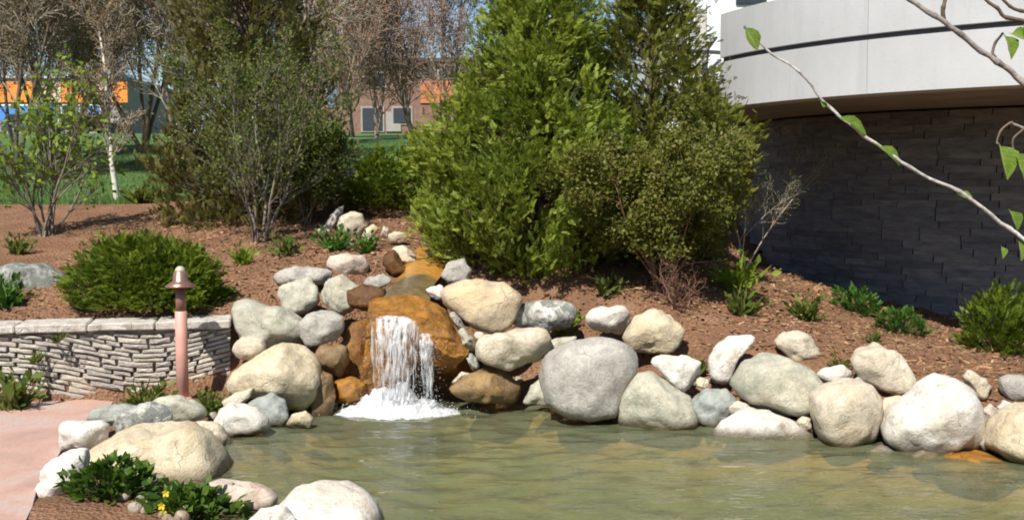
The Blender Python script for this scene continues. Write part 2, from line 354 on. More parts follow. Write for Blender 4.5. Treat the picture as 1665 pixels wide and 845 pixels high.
# mulch chips lying on the bank
def basis(axis, nrm):
    a = axis / (np.linalg.norm(axis, axis=1, keepdims=True) + 1e-9)
    s = np.cross(nrm, a); s /= (np.linalg.norm(s, axis=1, keepdims=True) + 1e-9)
    n = np.cross(a, s)
    return np.stack([a, s, n], 2)           # columns: along, side, normal
def instance(tv, tf, B, P, S):
    """copies of a template: tv (V,3), tf (F,k), B (N,3,3), P (N,3), S (N,) or (N,3)"""
    tv = np.asarray(tv, float); tf = np.asarray(tf); S = np.asarray(S, float)
    if S.ndim == 1: S = S[:, None].repeat(3, 1)
    v = np.einsum('nij,nvj->nvi', B, tv[None] * S[:, None, :]) + P[:, None, :]
    f = tf[None] + (np.arange(len(P)) * len(tv))[:, None, None]
    return v.reshape(-1, 3), f.reshape(-1, tf.shape[1])
N = 52000
cx = RNG.uniform(-4.0, 4.6, N); cy = 6.3 + 7.2 * RNG.random(N) ** 1.5
ok = (pond_sd(cx, cy) > 0.12) & ~((cx < -2.2) & (cy < 7.25)) & ((cy > 7.9) | (cx > -1.95) | (cy < 7.3))
cx, cy = cx[ok], cy[ok]; N = len(cx)
czs = height(cx, cy) + np.array([noise.noise(Vector((a * 1.3, b * 1.3, 0))) * 0.03 + noise.noise(Vector((a * 6, b * 6, 3))) * 0.012 for a, b in zip(cx, cy)])
ax = np.stack([RNG.normal(size=N), RNG.normal(size=N), RNG.normal(size=N) * 0.25], 1); nr = np.stack([RNG.normal(size=N) * .3, RNG.normal(size=N) * .3, np.ones(N)], 1)
tv = [(-.5, -.16, 0), (.5, -.1, 0), (.42, .17, 0), (-.45, .12, 0), (-.3, 0, .11), (.3, .02, .11)]
tf = [(0, 1, 5), (0, 5, 4), (1, 2, 5), (2, 3, 4), (2, 4, 5), (3, 0, 4)]
v, f = instance(tv, tf, basis(ax, nr), np.stack([cx, cy, czs + 0.004], 1), np.exp(RNG.normal(-3.6, .45, N)))
M_chip = leaf_mat('mulch_chip', [(0.08, 0.042, 0.03), (0.23, 0.122, 0.07), (0.30, 0.17, 0.10), (0.15, 0.075, 0.045), (0.26, 0.14, 0.08), (0.40, 0.27, 0.17)], trans=0.0, rough=0.9)
tag(link('mulch', arr_mesh('mulch', v, f), M_chip), 'loose reddish brown bark mulch chips covering the planted bank', 'mulch', kind='stuff')

N = 2600
cx = RNG.normal(0.4, 2.2, N); cy = RNG.uniform(7.4, 12.5, N); ok = (pond_sd(cx, cy) > 0.35) & (cx > -4) & (cx < 4.4) & ((cx > -1.9) | (cy > 8.1)); cx, cy = cx[ok], cy[ok]; N = len(cx)
v, f = instance([(0, 0, 0), (.5, .28, .12), (1, 0, .02), (.5, -.28, .12)], [(0, 1, 2), (0, 2, 3)], basis(np.stack([RNG.normal(size=N), RNG.normal(size=N), RNG.normal(size=N) * .2], 1), np.stack([RNG.normal(size=N) * .4, RNG.normal(size=N) * .4, np.ones(N)], 1)), np.stack([cx, cy, height(cx, cy) + 0.03], 1), RNG.uniform(.02, .055, N))
M_lit = leaf_mat('dry_leaf', [(0.30, 0.19, 0.09), (0.42, 0.30, 0.17), (0.22, 0.12, 0.06), (0.36, 0.27, 0.18)], trans=0.2, rough=0.8)
tag(link('leaf_litter', arr_mesh('leaf_litter', v, f), M_lit), 'dry tan fallen leaves scattered over the mulch bank', 'leaves', kind='stuff')

# lawn grass blades (near part of the lawn that shows between the shrubs)
N = 46000
cx = RNG.uniform(-9, 1.5, N); cy = 13.0 + 13 * RNG.random(N) ** 1.6
gz = land(cx, cy)
nr = RNG.normal(size=(N, 3)); ax = np.stack([RNG.normal(size=N) * .35, RNG.normal(size=N) * .35, np.ones(N)], 1)
v, f = instance([(0, -.08, 0), (0, .08, 0), (.6, .05, .05), (1, 0, .18), (.6, -.05, .05)], [(0, 1, 2), (0, 2, 4), (4, 2, 3)], basis(ax, nr), np.stack([cx, cy, gz - 0.005], 1), RNG.uniform(.03, .07, N))
tag(link('grass', arr_mesh('grass', v, f), ML['grass']), 'short green lawn grass on the slope behind the planted bank', 'grass', kind='stuff')

# ------------------------------------------------------------------ path
def slab_from_outline(name, pts, top, thick, mat, bevel=0.012):
    bm = bmesh.new(); vs = [bm.verts.new((p[0], p[1], top)) for p in pts]
    fce = bm.faces.new(vs)
    if fce.normal.z < 0: fce.normal_flip()
    r = bmesh.ops.extrude_face_region(bm, geom=[fce])
    for e in r['geom']:
        if isinstance(e, bmesh.types.BMVert): e.co.z -= thick
    bm.normal_update(); bmesh.ops.recalc_face_normals(bm, faces=bm.faces[:])
    bmesh.ops.triangulate(bm, faces=[q for q in bm.faces if len(q.verts) > 4])
    return link(name, bm_mesh(name, bm), mat)
def path_material():
    m, nt, b = new_mat('pink_paving'); g = geo_pos(nt).outputs['Position']
    a = noise_n(nt, g, 1.7, 6, 0.65, 0.8); f = noise_n(nt, g, 60, 4, 0.7)
    col = ramp(nt, a, [(0.3, (0.34, 0.22, 0.18)), (0.46, (0.44, 0.27, 0.21)), (0.55, (0.40, 0.32, 0.28)), (0.62, (0.47, 0.25, 0.18)), (0.75, (0.50, 0.27, 0.18))])
    col = mixc(nt, ramp(nt, f, [(0.35, 0.35), (0.5, 0.0)]), col, (0.22, 0.16, 0.13))
    nt.links.new(col, b.inputs['Base Color']); b.inputs['Roughness'].default_value = 0.85
    w = nd(nt, 'ShaderNodeTexVoronoi', feature='DISTANCE_TO_EDGE'); w.inputs['Scale'].default_value = 1.5; nt.links.new(g, w.inputs['Vector'])
    h = math_n(nt, 'ADD', math_n(nt, 'MULTIPLY', f, 0.5), math_n(nt, 'MULTIPLY', noise_n(nt, g, 7, 4), 1.0))
    bump(nt, b, h, 0.5, 0.012)
    return m
M_path = path_material()
PATH = [WZ(*a, 0.075) for a in [(-420, 680), (-100, 662), (40, 652), (120, 647), (184, 653), (165, 680), (118, 695), (95, 740), (62, 785), (52, 825), (30, 870), (-60, 920), (-500, 920), (-900, 800)]]
PATH = [(p.x, p.y) for p in PATH]
o = slab_from_outline('path', PATH, 0.078, 0.07, M_path); tag(o, 'pinkish stamped concrete path at the left edge beside the pond rocks', kind='structure')

# ------------------------------------------------------------------ water
def water_material():
    m, nt, b = new_mat('pond_water'); nt.nodes.remove(b)
    g = geo_pos(nt).outputs['Position']
    mp = nd(nt, 'ShaderNodeMapping'); mp.inputs['Scale'].default_value = (1.0, 2.0, 1.0); nt.links.new(g, mp.inputs[0])
    h = math_n(nt, 'ADD', noise_n(nt, mp.outputs[0], 5, 3, 0.5, 0.5), math_n(nt, 'MULTIPLY', noise_n(nt, mp.outputs[0], 16, 3, 0.5, 0.4), 0.3))
    bp = nd(nt, 'ShaderNodeBump'); bp.inputs['Strength'].default_value = 0.36; bp.inputs['Distance'].default_value = 0.05; nt.links.new(h, bp.inputs['Height'])
    tr = nd(nt, 'ShaderNodeBsdfTransparent'); tr.inputs[0].default_value = (0.80, 0.83, 0.52, 1)
    df = nd(nt, 'ShaderNodeBsdfDiffuse'); df.inputs[0].default_value = (0.215, 0.232, 0.13, 1); nt.links.new(bp.outputs[0], df.inputs['Normal'])
    m1 = nd(nt, 'ShaderNodeMixShader'); m1.inputs[0].default_value = 0.40
    nt.links.new(tr.outputs[0], m1.inputs[1]); nt.links.new(df.outputs[0], m1.inputs[2])
    gl = nd(nt, 'ShaderNodeBsdfGlossy'); gl.inputs['Roughness'].default_value = 0.03; nt.links.new(bp.outputs[0], gl.inputs['Normal'])
    fr = nd(nt, 'ShaderNodeFresnel'); fr.inputs[0].default_value = 1.33; nt.links.new(bp.outputs[0], fr.inputs['Normal'])
    m2 = nd(nt, 'ShaderNodeMixShader'); nt.links.new(fr.outputs[0], m2.inputs[0]); nt.links.new(m1.outputs[0], m2.inputs[1]); nt.links.new(gl.outputs[0], m2.inputs[2])
    nt.links.new(m2.outputs[0], nt.nodes['Material Output'].inputs[0])
    return m
M_water = water_material()
FALL = WZ(645, 660, 0)
wx = np.arange(-3.0, 6.2, 0.03); wy = np.arange(2.7, 8.1, 0.03)
WX, WY = np.meshgrid(wx, wy)
dist = np.hypot(WX - FALL.x, (WY - FALL.y))
WZv = 0.010 * np.sin(dist * 26 + 0.6 * np.sin(WX * 3)) * np.exp(-dist * 1.1)
WZv = WZv + 0.0050 * np.sin(WX * 5.1 + WY * 17 + 1.5 * np.sin(WX * 1.7)) + 0.0042 * np.sin(-WX * 7 + WY * 23 + 2 * np.sin(WY * 1.9)) + 0.002 * np.sin(WX * 19 + WY * 31)
widx = np.arange(WX.size).reshape(WX.shape)
WF = np.stack([widx[:-1, :-1], widx[:-1, 1:], widx[1:, 1:], widx[1:, :-1]], -1).reshape(-1, 4)
wc = np.stack([WX, WY], -1).reshape(-1, 2)[WF].mean(1)
WF = WF[pond_sd(wc[:, 0], wc[:, 1]) < 0.5]
wv = np.stack([WX, WY, WZv], -1).reshape(-1, 3); us = np.unique(WF); rm = np.zeros(len(wv), int); rm[us] = np.arange(len(us))
tag(link('pond_water', arr_mesh('pond_water', wv[us], rm[WF], True), M_water), 'murky olive green rippled pond water', kind='structure')

# ------------------------------------------------------------------ rocks
ICO = {}
def ico(sub):
    if sub not in ICO:
        bm = bmesh.new(); bmesh.ops.create_icosphere(bm, subdivisions=sub, radius=1.0)
        bm.verts.ensure_lookup_table()
        ICO[sub] = (np.array([v.co[:] for v in bm.verts]), np.array([[v.index for v in f.verts] for f in bm.faces])); bm.free()
    return ICO[sub]
def ell(cx, cy, rx, ry, tilt=0, n=10):
    t = R(tilt)
    return [(cx + rx * math.cos(a) * math.cos(t) - ry * math.sin(a) * math.sin(t), cy + rx * math.cos(a) * math.sin(t) + ry * math.sin(a) * math.cos(t)) for a in [2 * math.pi * i / n for i in range(n)]]
ROCK_SEED = [100]
def rock_mesh(outline, d, thick=None, ang=0.4, rough=1.0, sub=4, cut=None, grow=1.03):
    """a solid stone: the outline gives its extent across, thick its extent front to back; facets and noise shape it"""
    ROCK_SEED[0] += 1; rs = random.Random(ROCK_SEED[0])
    pts = [W(px, py, d) for px, py in outline]
    P2 = np.array([(p.x, p.z) for p in pts]); x0, y0 = P2[:, 0], P2[:, 1]; x1, y1 = np.roll(x0, -1), np.roll(y0, -1)
    cr = x0 * y1 - x1 * y0; area = cr.sum() / 2
    c = np.array([((x0 + x1) * cr).sum(), ((y0 + y1) * cr).sum()]) / (6 * area)
    q = P2 - c; th = np.arctan2(q[:, 1], q[:, 0]); rr = np.hypot(q[:, 0], q[:, 1])
    AN = np.linspace(-math.pi, math.pi, 181); RAD = np.zeros(181)
    for i, a in enumerate(AN):
        dx, dy = math.cos(a), math.sin(a); best = 0
        for j in range(len(q)):
            ax_, ay_ = q[j]; bx_, by_ = q[(j + 1) % len(q)]; ex, ey = bx_ - ax_, by_ - ay_
            den = dx * ey - dy * ex
            if abs(den) < 1e-12: continue
            t = (ax_ * ey - ay_ * ex) / den; s = (ax_ * dy - ay_ * dx) / den
            if t > 0 and -1e-6 <= s <= 1 + 1e-6: best = max(best, t)
        RAD[i] = best
    k = np.array([.25, .5, .25]); ext = np.concatenate([RAD[-4:-1], RAD, RAD[1:4]])
    for _ in range(2): ext = np.convolve(ext, k, 'same')
    RAD = ext[3:-3] * grow
    size = math.sqrt(abs(area) / math.pi); thick = thick or 0.85 * size
    V, F = ico(sub); V = V.copy()
    def cut(n, off, st):
        nonlocal V
        n = np.array(n) / np.linalg.norm(n); dt = V @ n; kf = np.where(dt > off, off / np.maximum(dt, 1e-6), 1.0)
        V = V * (1 - (1 - kf) * st)[:, None]
    st_ = min(1.0, 0.2 + 2.6 * ang)
    for k in range(3 + int(5 * ang)):
        a_ = rs.uniform(0, 2 * math.pi); e_ = rs.uniform(.15, .95)
        cut((math.cos(a_) * e_, -math.sqrt(1 - e_ * e_) - .1, math.sin(a_) * e_), rs.uniform(.60, .84), st_)
    cut((rs.gauss(0, .3), -.25, 1), rs.uniform(.72, .92), st_)
    for k in range(5): cut((rs.gauss(0, 1), rs.gauss(0, .35), rs.gauss(0, 1)), rs.uniform(.88, .97), st_)
    for k in range(4): cut((rs.gauss(0, 1), abs(rs.gauss(0, 1)) + .4, rs.gauss(0, 1)), rs.uniform(.75, .92), st_)
    rho = np.hypot(V[:, 0], V[:, 2]); a = np.arctan2(V[:, 2], V[:, 0])
    rad = np.interp(a, AN, RAD)
    g = rho ** (0.82 if ang < .8 else .55)
    dep = np.sign(V[:, 1]) * np.abs(V[:, 1]) ** (0.9 if ang < .8 else .7) * thick
    out = np.stack([np.cos(a) * rad * g, dep, np.sin(a) * rad * g], 1)
    sv = Vector((rs.uniform(0, 50), rs.uniform(0, 50), rs.uniform(0, 50)))
    fr = 1.1 / size
    nrm = out / (np.linalg.norm(out, axis=1, keepdims=True) + 1e-9)
    dsp = np.array([noise.noise(Vector(p) * fr + sv) * 0.09 + noise.noise(Vector(p) * fr * 3 + sv) * 0.05 + (0.5 - abs(noise.noise(Vector(p) * fr * 7 + sv))) * 0.022 + noise.noise(Vector(p) * fr * 15 + sv) * 0.010 for p in out]) * size * rough
    out += nrm * (dsp - 0.01 * size)[:, None]
    me = arr_mesh('rock', out, F, ang < 0.28)
    return me, (c[0], d, c[1])
def rock(name, outline, d, mat, label, thick=None, ang=0.4, rough=1.2, cat='boulder', group=None, sub=4):
    me, loc = rock_mesh(outline, d, thick, ang, rough, sub)
    o = link(name, me, MR[mat]); o.location = loc
    return tag(o, label, cat, group)

G_R, G_L, G_S = 'boulders along the right bank', 'boulders along the left bank', 'stones beside the upper stream'
ROCKS = [
 # right bank
 ('boulder', [(716,472),(738,460),(790,455),(826,461),(849,482),(844,512),(830,532),(800,542),(775,532),(750,516),(722,496)], 7.85, 'tan', 'large peach tan boulder with grey underside right of the waterfall lip', None, .35, G_R),
 ('boulder', [(832,510),(838,498),(870,491),(912,489),(934,494),(937,515),(927,532),(895,537),(860,535),(838,530)], 7.9, 'lichen', 'whitish lichen spotted rock just right of the peach tan boulder', None, .45, G_R),
 ('boulder', [(773,560),(783,546),(810,538),(850,532),(886,532),(895,545),(890,570),(882,590),(850,600),(820,598),(790,591),(775,580)], 7.5, 'cream', 'blocky pale cream boulder over a dark hollow right of the waterfall', .22, .5, G_R),
 ('rock', [(883,560),(905,549),(938,547),(932,567),(902,584),(886,584)], 7.6, 'green', 'small green grey wedge between cream boulder and large grey boulder', None, .4, G_R),
 ('boulder', [(879,622),(883,592),(900,570),(930,552),(965,545),(1005,554),(1030,574),(1036,600),(1026,622),(1010,646),(1002,672),(960,679),(920,674),(893,657)], 7.22, 'grey', 'largest smooth round grey boulder at the water edge', .30, .12, G_R),
 ('rock', [(949,516),(955,503),(975,498),(1015,497),(1031,508),(1028,526),(1010,543),(985,545),(965,536)], 7.75, 'white', 'bright white rock above the large grey boulder', None, .5, G_R),
 ('boulder', [(1016,548),(1035,515),(1065,501),(1090,511),(1111,535),(1109,560),(1095,572),(1055,574),(1024,565)], 7.55, 'sand', 'yellowish tan pointed boulder at the edge of the mulch', None, .4, G_R),
 ('rock', [(1053,584),(1075,577),(1110,577),(1141,586),(1149,605),(1131,629),(1110,636),(1090,624),(1074,604)], 7.15, 'white', 'white angular rock resting on the green grey slab', None, .65, G_R),
 ('boulder', [(1006,690),(1012,640),(1035,610),(1060,604),(1085,619),(1121,645),(1133,670),(1130,695),(1090,704),(1040,700)], 7.08, 'green', 'green grey angular slab sloping into the water', .24, .7, G_R),
 ('rock', [(1121,660),(1130,645),(1150,630),(1180,631),(1196,650),(1186,673),(1156,694),(1135,684)], 7.02, 'blue', 'small blue grey angular stone at the water edge', None, .65, G_R),
 ('rock', [(1151,612),(1152,580),(1165,560),(1190,544),(1221,541),(1229,550),(1216,564),(1201,582),(1191,606),(1181,623),(1158,624)], 7.3, 'white', 'white curved tusk shaped rock on the right bank', None, .3, G_R),
 ('boulder', [(1184,622),(1194,595),(1205,581),(1240,574),(1276,582),(1316,600),(1339,628),(1332,656),(1316,672),(1270,674),(1235,664),(1205,647)], 6.98, 'green', 'big flat faced pale grey green boulder on the right bank', .26, .4, G_R),
 ('rock', [(1259,556),(1275,540),(1300,536),(1326,552),(1339,580),(1326,594),(1290,592),(1274,576)], 7.4, 'cream', 'cream rock half sunk in mulch behind the flat faced boulder', None, .35, G_R),
 ('rock', [(1327,608),(1340,597),(1370,593),(1388,605),(1381,619),(1350,623),(1334,619)], 7.05, 'white', 'small white oval rock on top of the round cream boulder', None, .35, G_R),
 ('boulder', [(1321,672),(1324,645),(1345,625),(1380,616),(1416,627),(1431,650),(1429,682),(1416,712),(1385,729),(1350,726),(1330,708)], 6.6, 'cream', 'round pale cream boulder standing in the water', .26, .15, G_R),
 ('rock', [(1155,700),(1180,680),(1220,666),(1250,669),(1290,685),(1327,706),(1324,728),(1260,732),(1190,724),(1160,714)], 6.78, 'white', 'low white wedge rock lying along the waterline', .2, .5, G_R),
 ('boulder', [(1382,590),(1395,568),(1425,555),(1456,567),(1476,590),(1488,620),(1479,641),(1455,645),(1425,634),(1400,616)], 6.98, 'cream', 'upper oval cream boulder with a grey patch on the right bank', None, .3, G_R),
 ('boulder', [(1434,700),(1445,670),(1480,650),(1500,625),(1530,612),(1561,614),(1579,640),(1591,675),(1598,706),(1586,728),(1550,742),(1510,746),(1465,741),(1440,720)], 6.42, 'white', 'largest whitish boulder near the right edge with dark pitted foot', .30, .3, G_R),
 ('rock', [(1564,610),(1578,601),(1600,614),(1619,630),(1606,650),(1590,647),(1574,631)], 6.75, 'cream', 'small tilted cream rock above the largest whitish boulder', None, .35, G_R),
 ('rock', [(1624,615),(1640,609),(1700,611),(1712,640),(1680,654),(1645,650),(1630,636)], 6.72, 'grey', 'flat grey rock cut by the right picture edge', None, .45, G_R),
 ('boulder', [(1608,725),(1614,695),(1640,669),(1665,657),(1712,664),(1735,700),(1724,745),(1680,762),(1640,755)], 6.2, 'sand', 'cream boulder with dark left face cut by the right picture edge', .28, .45, G_R),
 ('rock', [(1515,752),(1555,740),(1600,738),(1640,748),(1655,768),(1600,790),(1535,786)], 6.2, 'orange', 'flat orange stained stone awash at the right waterline', .24, .2, G_R),
 ('rock', [(1482,740),(1500,731),(1526,737),(1530,752),(1490,755)], 6.25, 'sand', 'small yellowish stone at the foot of the largest whitish boulder', None, .4, G_R),
 ('rock', [(1405,735),(1435,722),(1466,734),(1474,748),(1420,752)], 6.4, 'white', 'small flat white stone between round and largest whitish boulders at waterline', None, .5, G_R),
 ('rock', [(1185,660),(1200,650),(1218,656),(1223,668),(1205,676),(1188,672)], 6.95, 'pink', 'small pinkish stone tucked under the flat faced boulder', None, .4, G_R),
 ('rock', [(1295,684),(1305,675),(1318,680),(1320,697),(1304,700)], 6.75, 'cream', 'tiny cream stone wedged beside the round cream boulder', None, .4, G_R),
 ('rock', ell(1142, 622, 11, 9), 7.1, 'cream', 'tiny cream stone beside the white angular rock', None, .4, G_R),
 ('rock', [(1620,662),(1632,650),(1650,656),(1652,672),(1636,680)], 6.6, 'white', 'small white stone under the flat grey edge rock', None, .5, G_R),
 ('rock', [(1596,668),(1610,655),(1626,668),(1618,690),(1600,686)], 6.55, 'pink', 'small pinkish stone right of the largest whitish boulder', None, .4, G_R),
 ('rock', [(1592,722),(1600,708),(1614,712),(1616,728),(1600,734)], 6.3, 'grey', 'small grey stone right of the largest whitish boulder foot', None, .4, G_R),
 ('rock', [(1425,668),(1440,645),(1466,644),(1472,662),(1445,695),(1430,692)], 6.72, 'sand', 'dull tan stone in the gap beside the round cream boulder', None, .35, G_R),
 ('rock', [(1380,620),(1395,612),(1410,622),(1400,634)], 6.95, 'grey', 'tiny grey stone between the two oval cream boulders', None, .4, G_R),
 ('rock', [(1034,388),(1045,375),(1062,377),(1068,394),(1050,402)], 9.0, 'white', 'white stone in the mulch under the olive shrub', None, .5, G_R),
 # around the waterfall
 ('rock', [(728,632),(758,610),(790,599),(822,604),(848,630),(838,652),(760,652)], 7.5, 'brown', 'flat wet brown stone at water level right of the waterfall', .25, .4, 'stones around the waterfall'),
 ('rock', [(850,655),(864,626),(884,608),(893,632),(890,660)], 7.42, 'green', 'small pale green stone left of the large grey boulder', None, .5, 'stones around the waterfall'),
 ('rock', [(729,508),(738,506),(750,520),(757,536),(750,541),(738,525)], 7.72, 'grey', 'upper thin grey slab wedged beside the orange waterfall rock', .1, .5, 'stones around the waterfall'),
 ('rock', [(744,538),(752,532),(768,548),(775,564),(768,572),(752,558)], 7.68, 'green', 'middle grey green slab wedged beside the orange waterfall rock', .1, .5, 'stones around the waterfall'),
 ('rock', [(757,578),(765,572),(775,582),(780,597),(768,603)], 7.62, 'blue', 'lower dark slab wedged beside the orange waterfall rock', .1, .5, 'stones around the waterfall'),
 ('rock', [(734,622),(750,604),(766,608),(758,618)], 7.56, 'cream', 'small cream shard at the mouth of the dark hollow', .07, .6, 'stones around the waterfall'),
 ('rock', ell(779, 545, 8, 6), 7.55, 'white', 'tiny white pebble on the blocky cream boulder', None, .3, 'stones around the waterfall'),
 ('waterfall_rock', [(552,655),(551,560),(572,518),(600,522),(606,580),(603,655)], 7.88, 'amber', 'amber brown upright rock left of the falling water', .16, .85, None),
 ('waterfall_rock', [(590,660),(585,545),(650,530),(720,545),(765,580),(775,660)], 8.12, 'rust_shade', 'rusty rock with painted shade recessed behind the falling water', .2, .5, None),
 ('waterfall_rock', [(540,656),(544,618),(570,609),(592,622),(598,656)], 7.58, 'orange', 'bright orange stone at the left foot of the waterfall', .14, .7, None),
 ('rock', [(512,578),(520,562),(545,557),(563,566),(566,590),(552,612),(530,612),(514,598)], 7.62, 'brown', 'brown wet stone between big cream boulder and orange rock', None, .45, 'stones around the waterfall'),
 ('rock', [(508,618),(520,600),(540,612),(546,650),(538,684),(505,684)], 7.42, 'brown', 'olive brown stone at water level left of the waterfall', None, .45, 'stones around the waterfall'),
 ('rock', [(560,470),(590,462),(625,470),(628,492),(600,505),(570,500)], 8.0, 'rust_shade', 'dark rusty stone under the stream at the left of the lip', None, .4, 'stones around the waterfall'),
 # upper stream
 ('rock', [(716,448),(730,425),(755,419),(767,440),(762,460),(735,466)], 8.2, 'grey', 'grey stone right of the upper stream above the peach tan boulder', None, .5, G_S),
 ('rock', [(692,470),(714,461),(727,474),(717,490),(700,484)], 8.0, 'white', 'small pale pointed stone right of the waterfall lip', None, .5, G_S),
 ('rock', [(683,396),(714,381),(737,377),(742,392),(757,405),(752,419),(730,412),(705,404)], 9.1, 'lichen', 'thin whitish slab across the right side of the upper stream', None, .6, G_S),
 ('rock', [(637,403),(655,397),(671,409),(682,430),(668,439),(650,431),(640,416)], 8.9, 'cream', 'yellow cream stone at the left side of the upper stream', None, .35, G_S),
 ('rock', ell(646, 386, 16, 10), 9.4, 'cream', 'small rounded cream stone beyond the yellow cream stone', None, .3, G_S),
 ('rock', [(549,372),(552,352),(570,342),(590,348),(598,370),(585,386),(562,388)], 9.8, 'cream', 'round cream stone above the stream below the green juniper', None, .25, G_S),
 ('rock', [(586,392),(594,372),(606,364),(616,372),(606,388),(595,398)], 9.6, 'sand', 'tilted sandy stone right of the round cream stone', None, .4, G_S),
 ('rock', [(618,384),(624,366),(632,372),(630,386)], 9.7, 'pink', 'small pinkish grey stone between the stream stones', None, .4, G_S),
 ('rock', [(528,364),(548,338),(561,333),(556,352),(540,372)], 10.2, 'white', 'long white stone leaning left of the round cream stone', None, .5, G_S),
 ('rock', [(514,373),(530,365),(540,376),(520,382)], 10.0, 'white', 'small white stone at the foot of the long white stone', None, .4, G_S),
 ('rock', [(547,290),(555,278),(576,271),(586,280),(580,292),(560,300)], 11.8, 'white', 'white stone up the slope left of the green juniper', None, .5, G_S),
 ('rock', [(551,310),(557,300),(566,304),(562,318)], 11.6, 'cream', 'tiny cream stone below the white slope stone', None, .4, G_S),
 ('rock', [(531,432),(536,416),(562,411),(592,414),(601,430),(596,448),(560,450)], 8.75, 'pink', 'pinkish tan rock above the green grey rocks left of the stream', None, .35, G_S),
 ('rock', [(588,462),(600,450),(622,445),(640,456),(625,466),(602,474)], 8.3, 'grey', 'flat grey slab with peach end above the orange waterfall rock', None, .5, G_S),
 ('rock', [(555,396),(566,388),(580,392),(574,400)], 9.5, 'white', 'tiny white stone below the round cream stone', None, .4, G_S),
 ('rock', [(625,410),(640,404),(655,425),(662,442),(640,448),(622,430)], 8.75, 'rust_shade', 'dark stone in the shade left of the upper stream', None, .4, G_S),
 # left bank
 ('boulder', [(518,472),(530,455),(555,442),(576,460),(593,478),(591,491),(576,501),(555,513),(535,501),(521,491)], 8.05, 'green', 'pale green grey angular boulder left of the waterfall lip', None, .6, G_L),
 ('boulder', [(452,482),(455,465),(480,452),(505,447),(516,465),(521,490),(501,511),(485,514),(464,501)], 8.12, 'green', 'pale weathered boulder behind the long grey slab', None, .5, G_L),
 ('boulder', [(443,448),(462,436),(500,432),(540,440),(536,460),(480,466),(448,462)], 8.45, 'grey', 'flat lilac grey slab at the back of the left rocks', None, .5, G_L),
 ('boulder', [(379,502),(384,490),(405,487),(430,497),(470,501),(496,520),(502,546),(490,558),(460,556),(440,564),(400,555),(384,532)], 7.85, 'green', 'long grey green slab at the end of the stone wall', .25, .5, G_L),
 ('boulder', [(487,522),(505,505),(535,502),(556,514),(560,536),(549,552),(520,560),(500,566),(489,547)], 7.72, 'grey', 'rounded light grey boulder with dark base left of the falls', None, .3, G_L),
 ('rock', ell(406, 565, 29, 20, -6), 7.62, 'cream', 'smooth oval cream cobble beside the end of the wall', None, .1, G_L),
 ('boulder', [(371,627),(380,605),(410,585),(440,564),(466,556),(496,569),(516,590),(519,616),(513,652),(496,668),(475,664),(450,652),(420,642),(385,642)], 7.38, 'sand', 'biggest cream faceted boulder left of the waterfall', .34, .6, G_L),
 ('rock', [(398,662),(414,645),(440,637),(461,650),(470,676),(462,698),(440,700),(424,684)], 7.05, 'blue', 'round blue grey stone with dark wet foot on the left bank', None, .25, G_L),
 ('rock', [(360,652),(380,640),(412,629),(408,646),(390,662),(366,664)], 7.15, 'cream', 'small flat cream stone against the biggest faceted boulder', None, .5, G_L),
 ('boulder', [(346,688),(354,665),(380,656),(415,659),(436,675),(438,694),(410,709),(375,719),(358,704)], 6.78, 'white', 'white blocky boulder at the left waterline', None, .4, G_L),
 ('rock', [(466,690),(475,672),(495,668),(510,680),(505,696)], 6.95, 'sand', 'small sandy stone in the shallows left of the falls', None, .4, G_L),
 ('rock', [(298,702),(304,690),(330,682),(356,689),(370,710),(363,730),(340,740),(318,730)], 6.5, 'cream', 'rounded cream rock at the waterline beside the tan boulder', None, .3, G_L),
 ('rock', [(238,657),(258,645),(285,641),(312,650),(332,664),(335,676),(312,688),(288,688),(252,675)], 6.75, 'green', 'grey green rock nearest the copper path light', None, .4, G_L),
 ('rock', [(183,692),(195,672),(225,659),(250,652),(277,664),(283,682),(256,697),(225,708),(194,711)], 6.42, 'lichen', 'white rock with dark pits among the left rocks', None, .5, G_L),
 ('rock', [(141,680),(154,662),(200,657),(237,661),(230,675),(192,693),(170,696)], 6.62, 'blue', 'pale grey green flat rock beside the pink path', None, .4, G_L),
 ('rock', [(99,692),(105,684),(160,682),(174,692),(172,714),(156,730),(130,738),(100,731)], 6.05, 'white', 'white squarish rock on the path edge', None, .55, G_L),
 ('rock', [(52,798),(70,765),(100,734),(142,727),(141,760),(131,782),(110,803),(80,826),(57,830)], 5.25, 'white', 'long white rock sloping down the path edge', None, .7, G_L),
 ('boulder', [(134,747),(160,725),(200,705),(250,691),(302,689),(332,710),(352,735),(370,772),(342,784),(290,790),(250,799),(210,806),(188,790),(150,784),(138,767)], 5.88, 'sand', 'large flat sandy yellow boulder in the left foreground', .40, .75, G_L),
 ('rock', [(318,790),(360,782),(400,784),(432,790),(453,806),(447,826),(400,828),(350,820)], 5.15, 'pink', 'low pinkish white slab behind the yellow flowers', None, .3, G_L),
 ('boulder', [(428,862),(446,822),(474,800),(510,787),(560,789),(592,805),(613,830),(624,862),(606,905),(520,925),(450,910)], 4.95, 'white', 'big smooth white boulder in the front at the bottom edge', .30, .12, G_L),
 ('rock', [(400,850),(424,826),(468,820),(482,840),(476,880),(420,885)], 4.72, 'white', 'small pinkish white rock at the bottom left of the front boulder', None, .4, G_L),
 ('rock', [(-35,492),(-22,442),(20,427),(62,429),(102,445),(114,470),(101,494),(50,503)], 8.75, 'moss', 'dark lichen covered boulder on the slope at the left edge', None, .5, G_L),
 ('rock', [(111,470),(114,452),(124,448),(128,470),(122,484)], 8.55, 'cream', 'small pale stone right of the lichen covered boulder', None, .4, G_L),
]
for nm, outl, d, mat, lab, th, ang, grp in ROCKS:
    rock(nm, outl, d, mat, lab, th, ang, 1.0 + ang * 0.7, 'boulder' if nm == 'boulder' else 'rock', grp, 4)

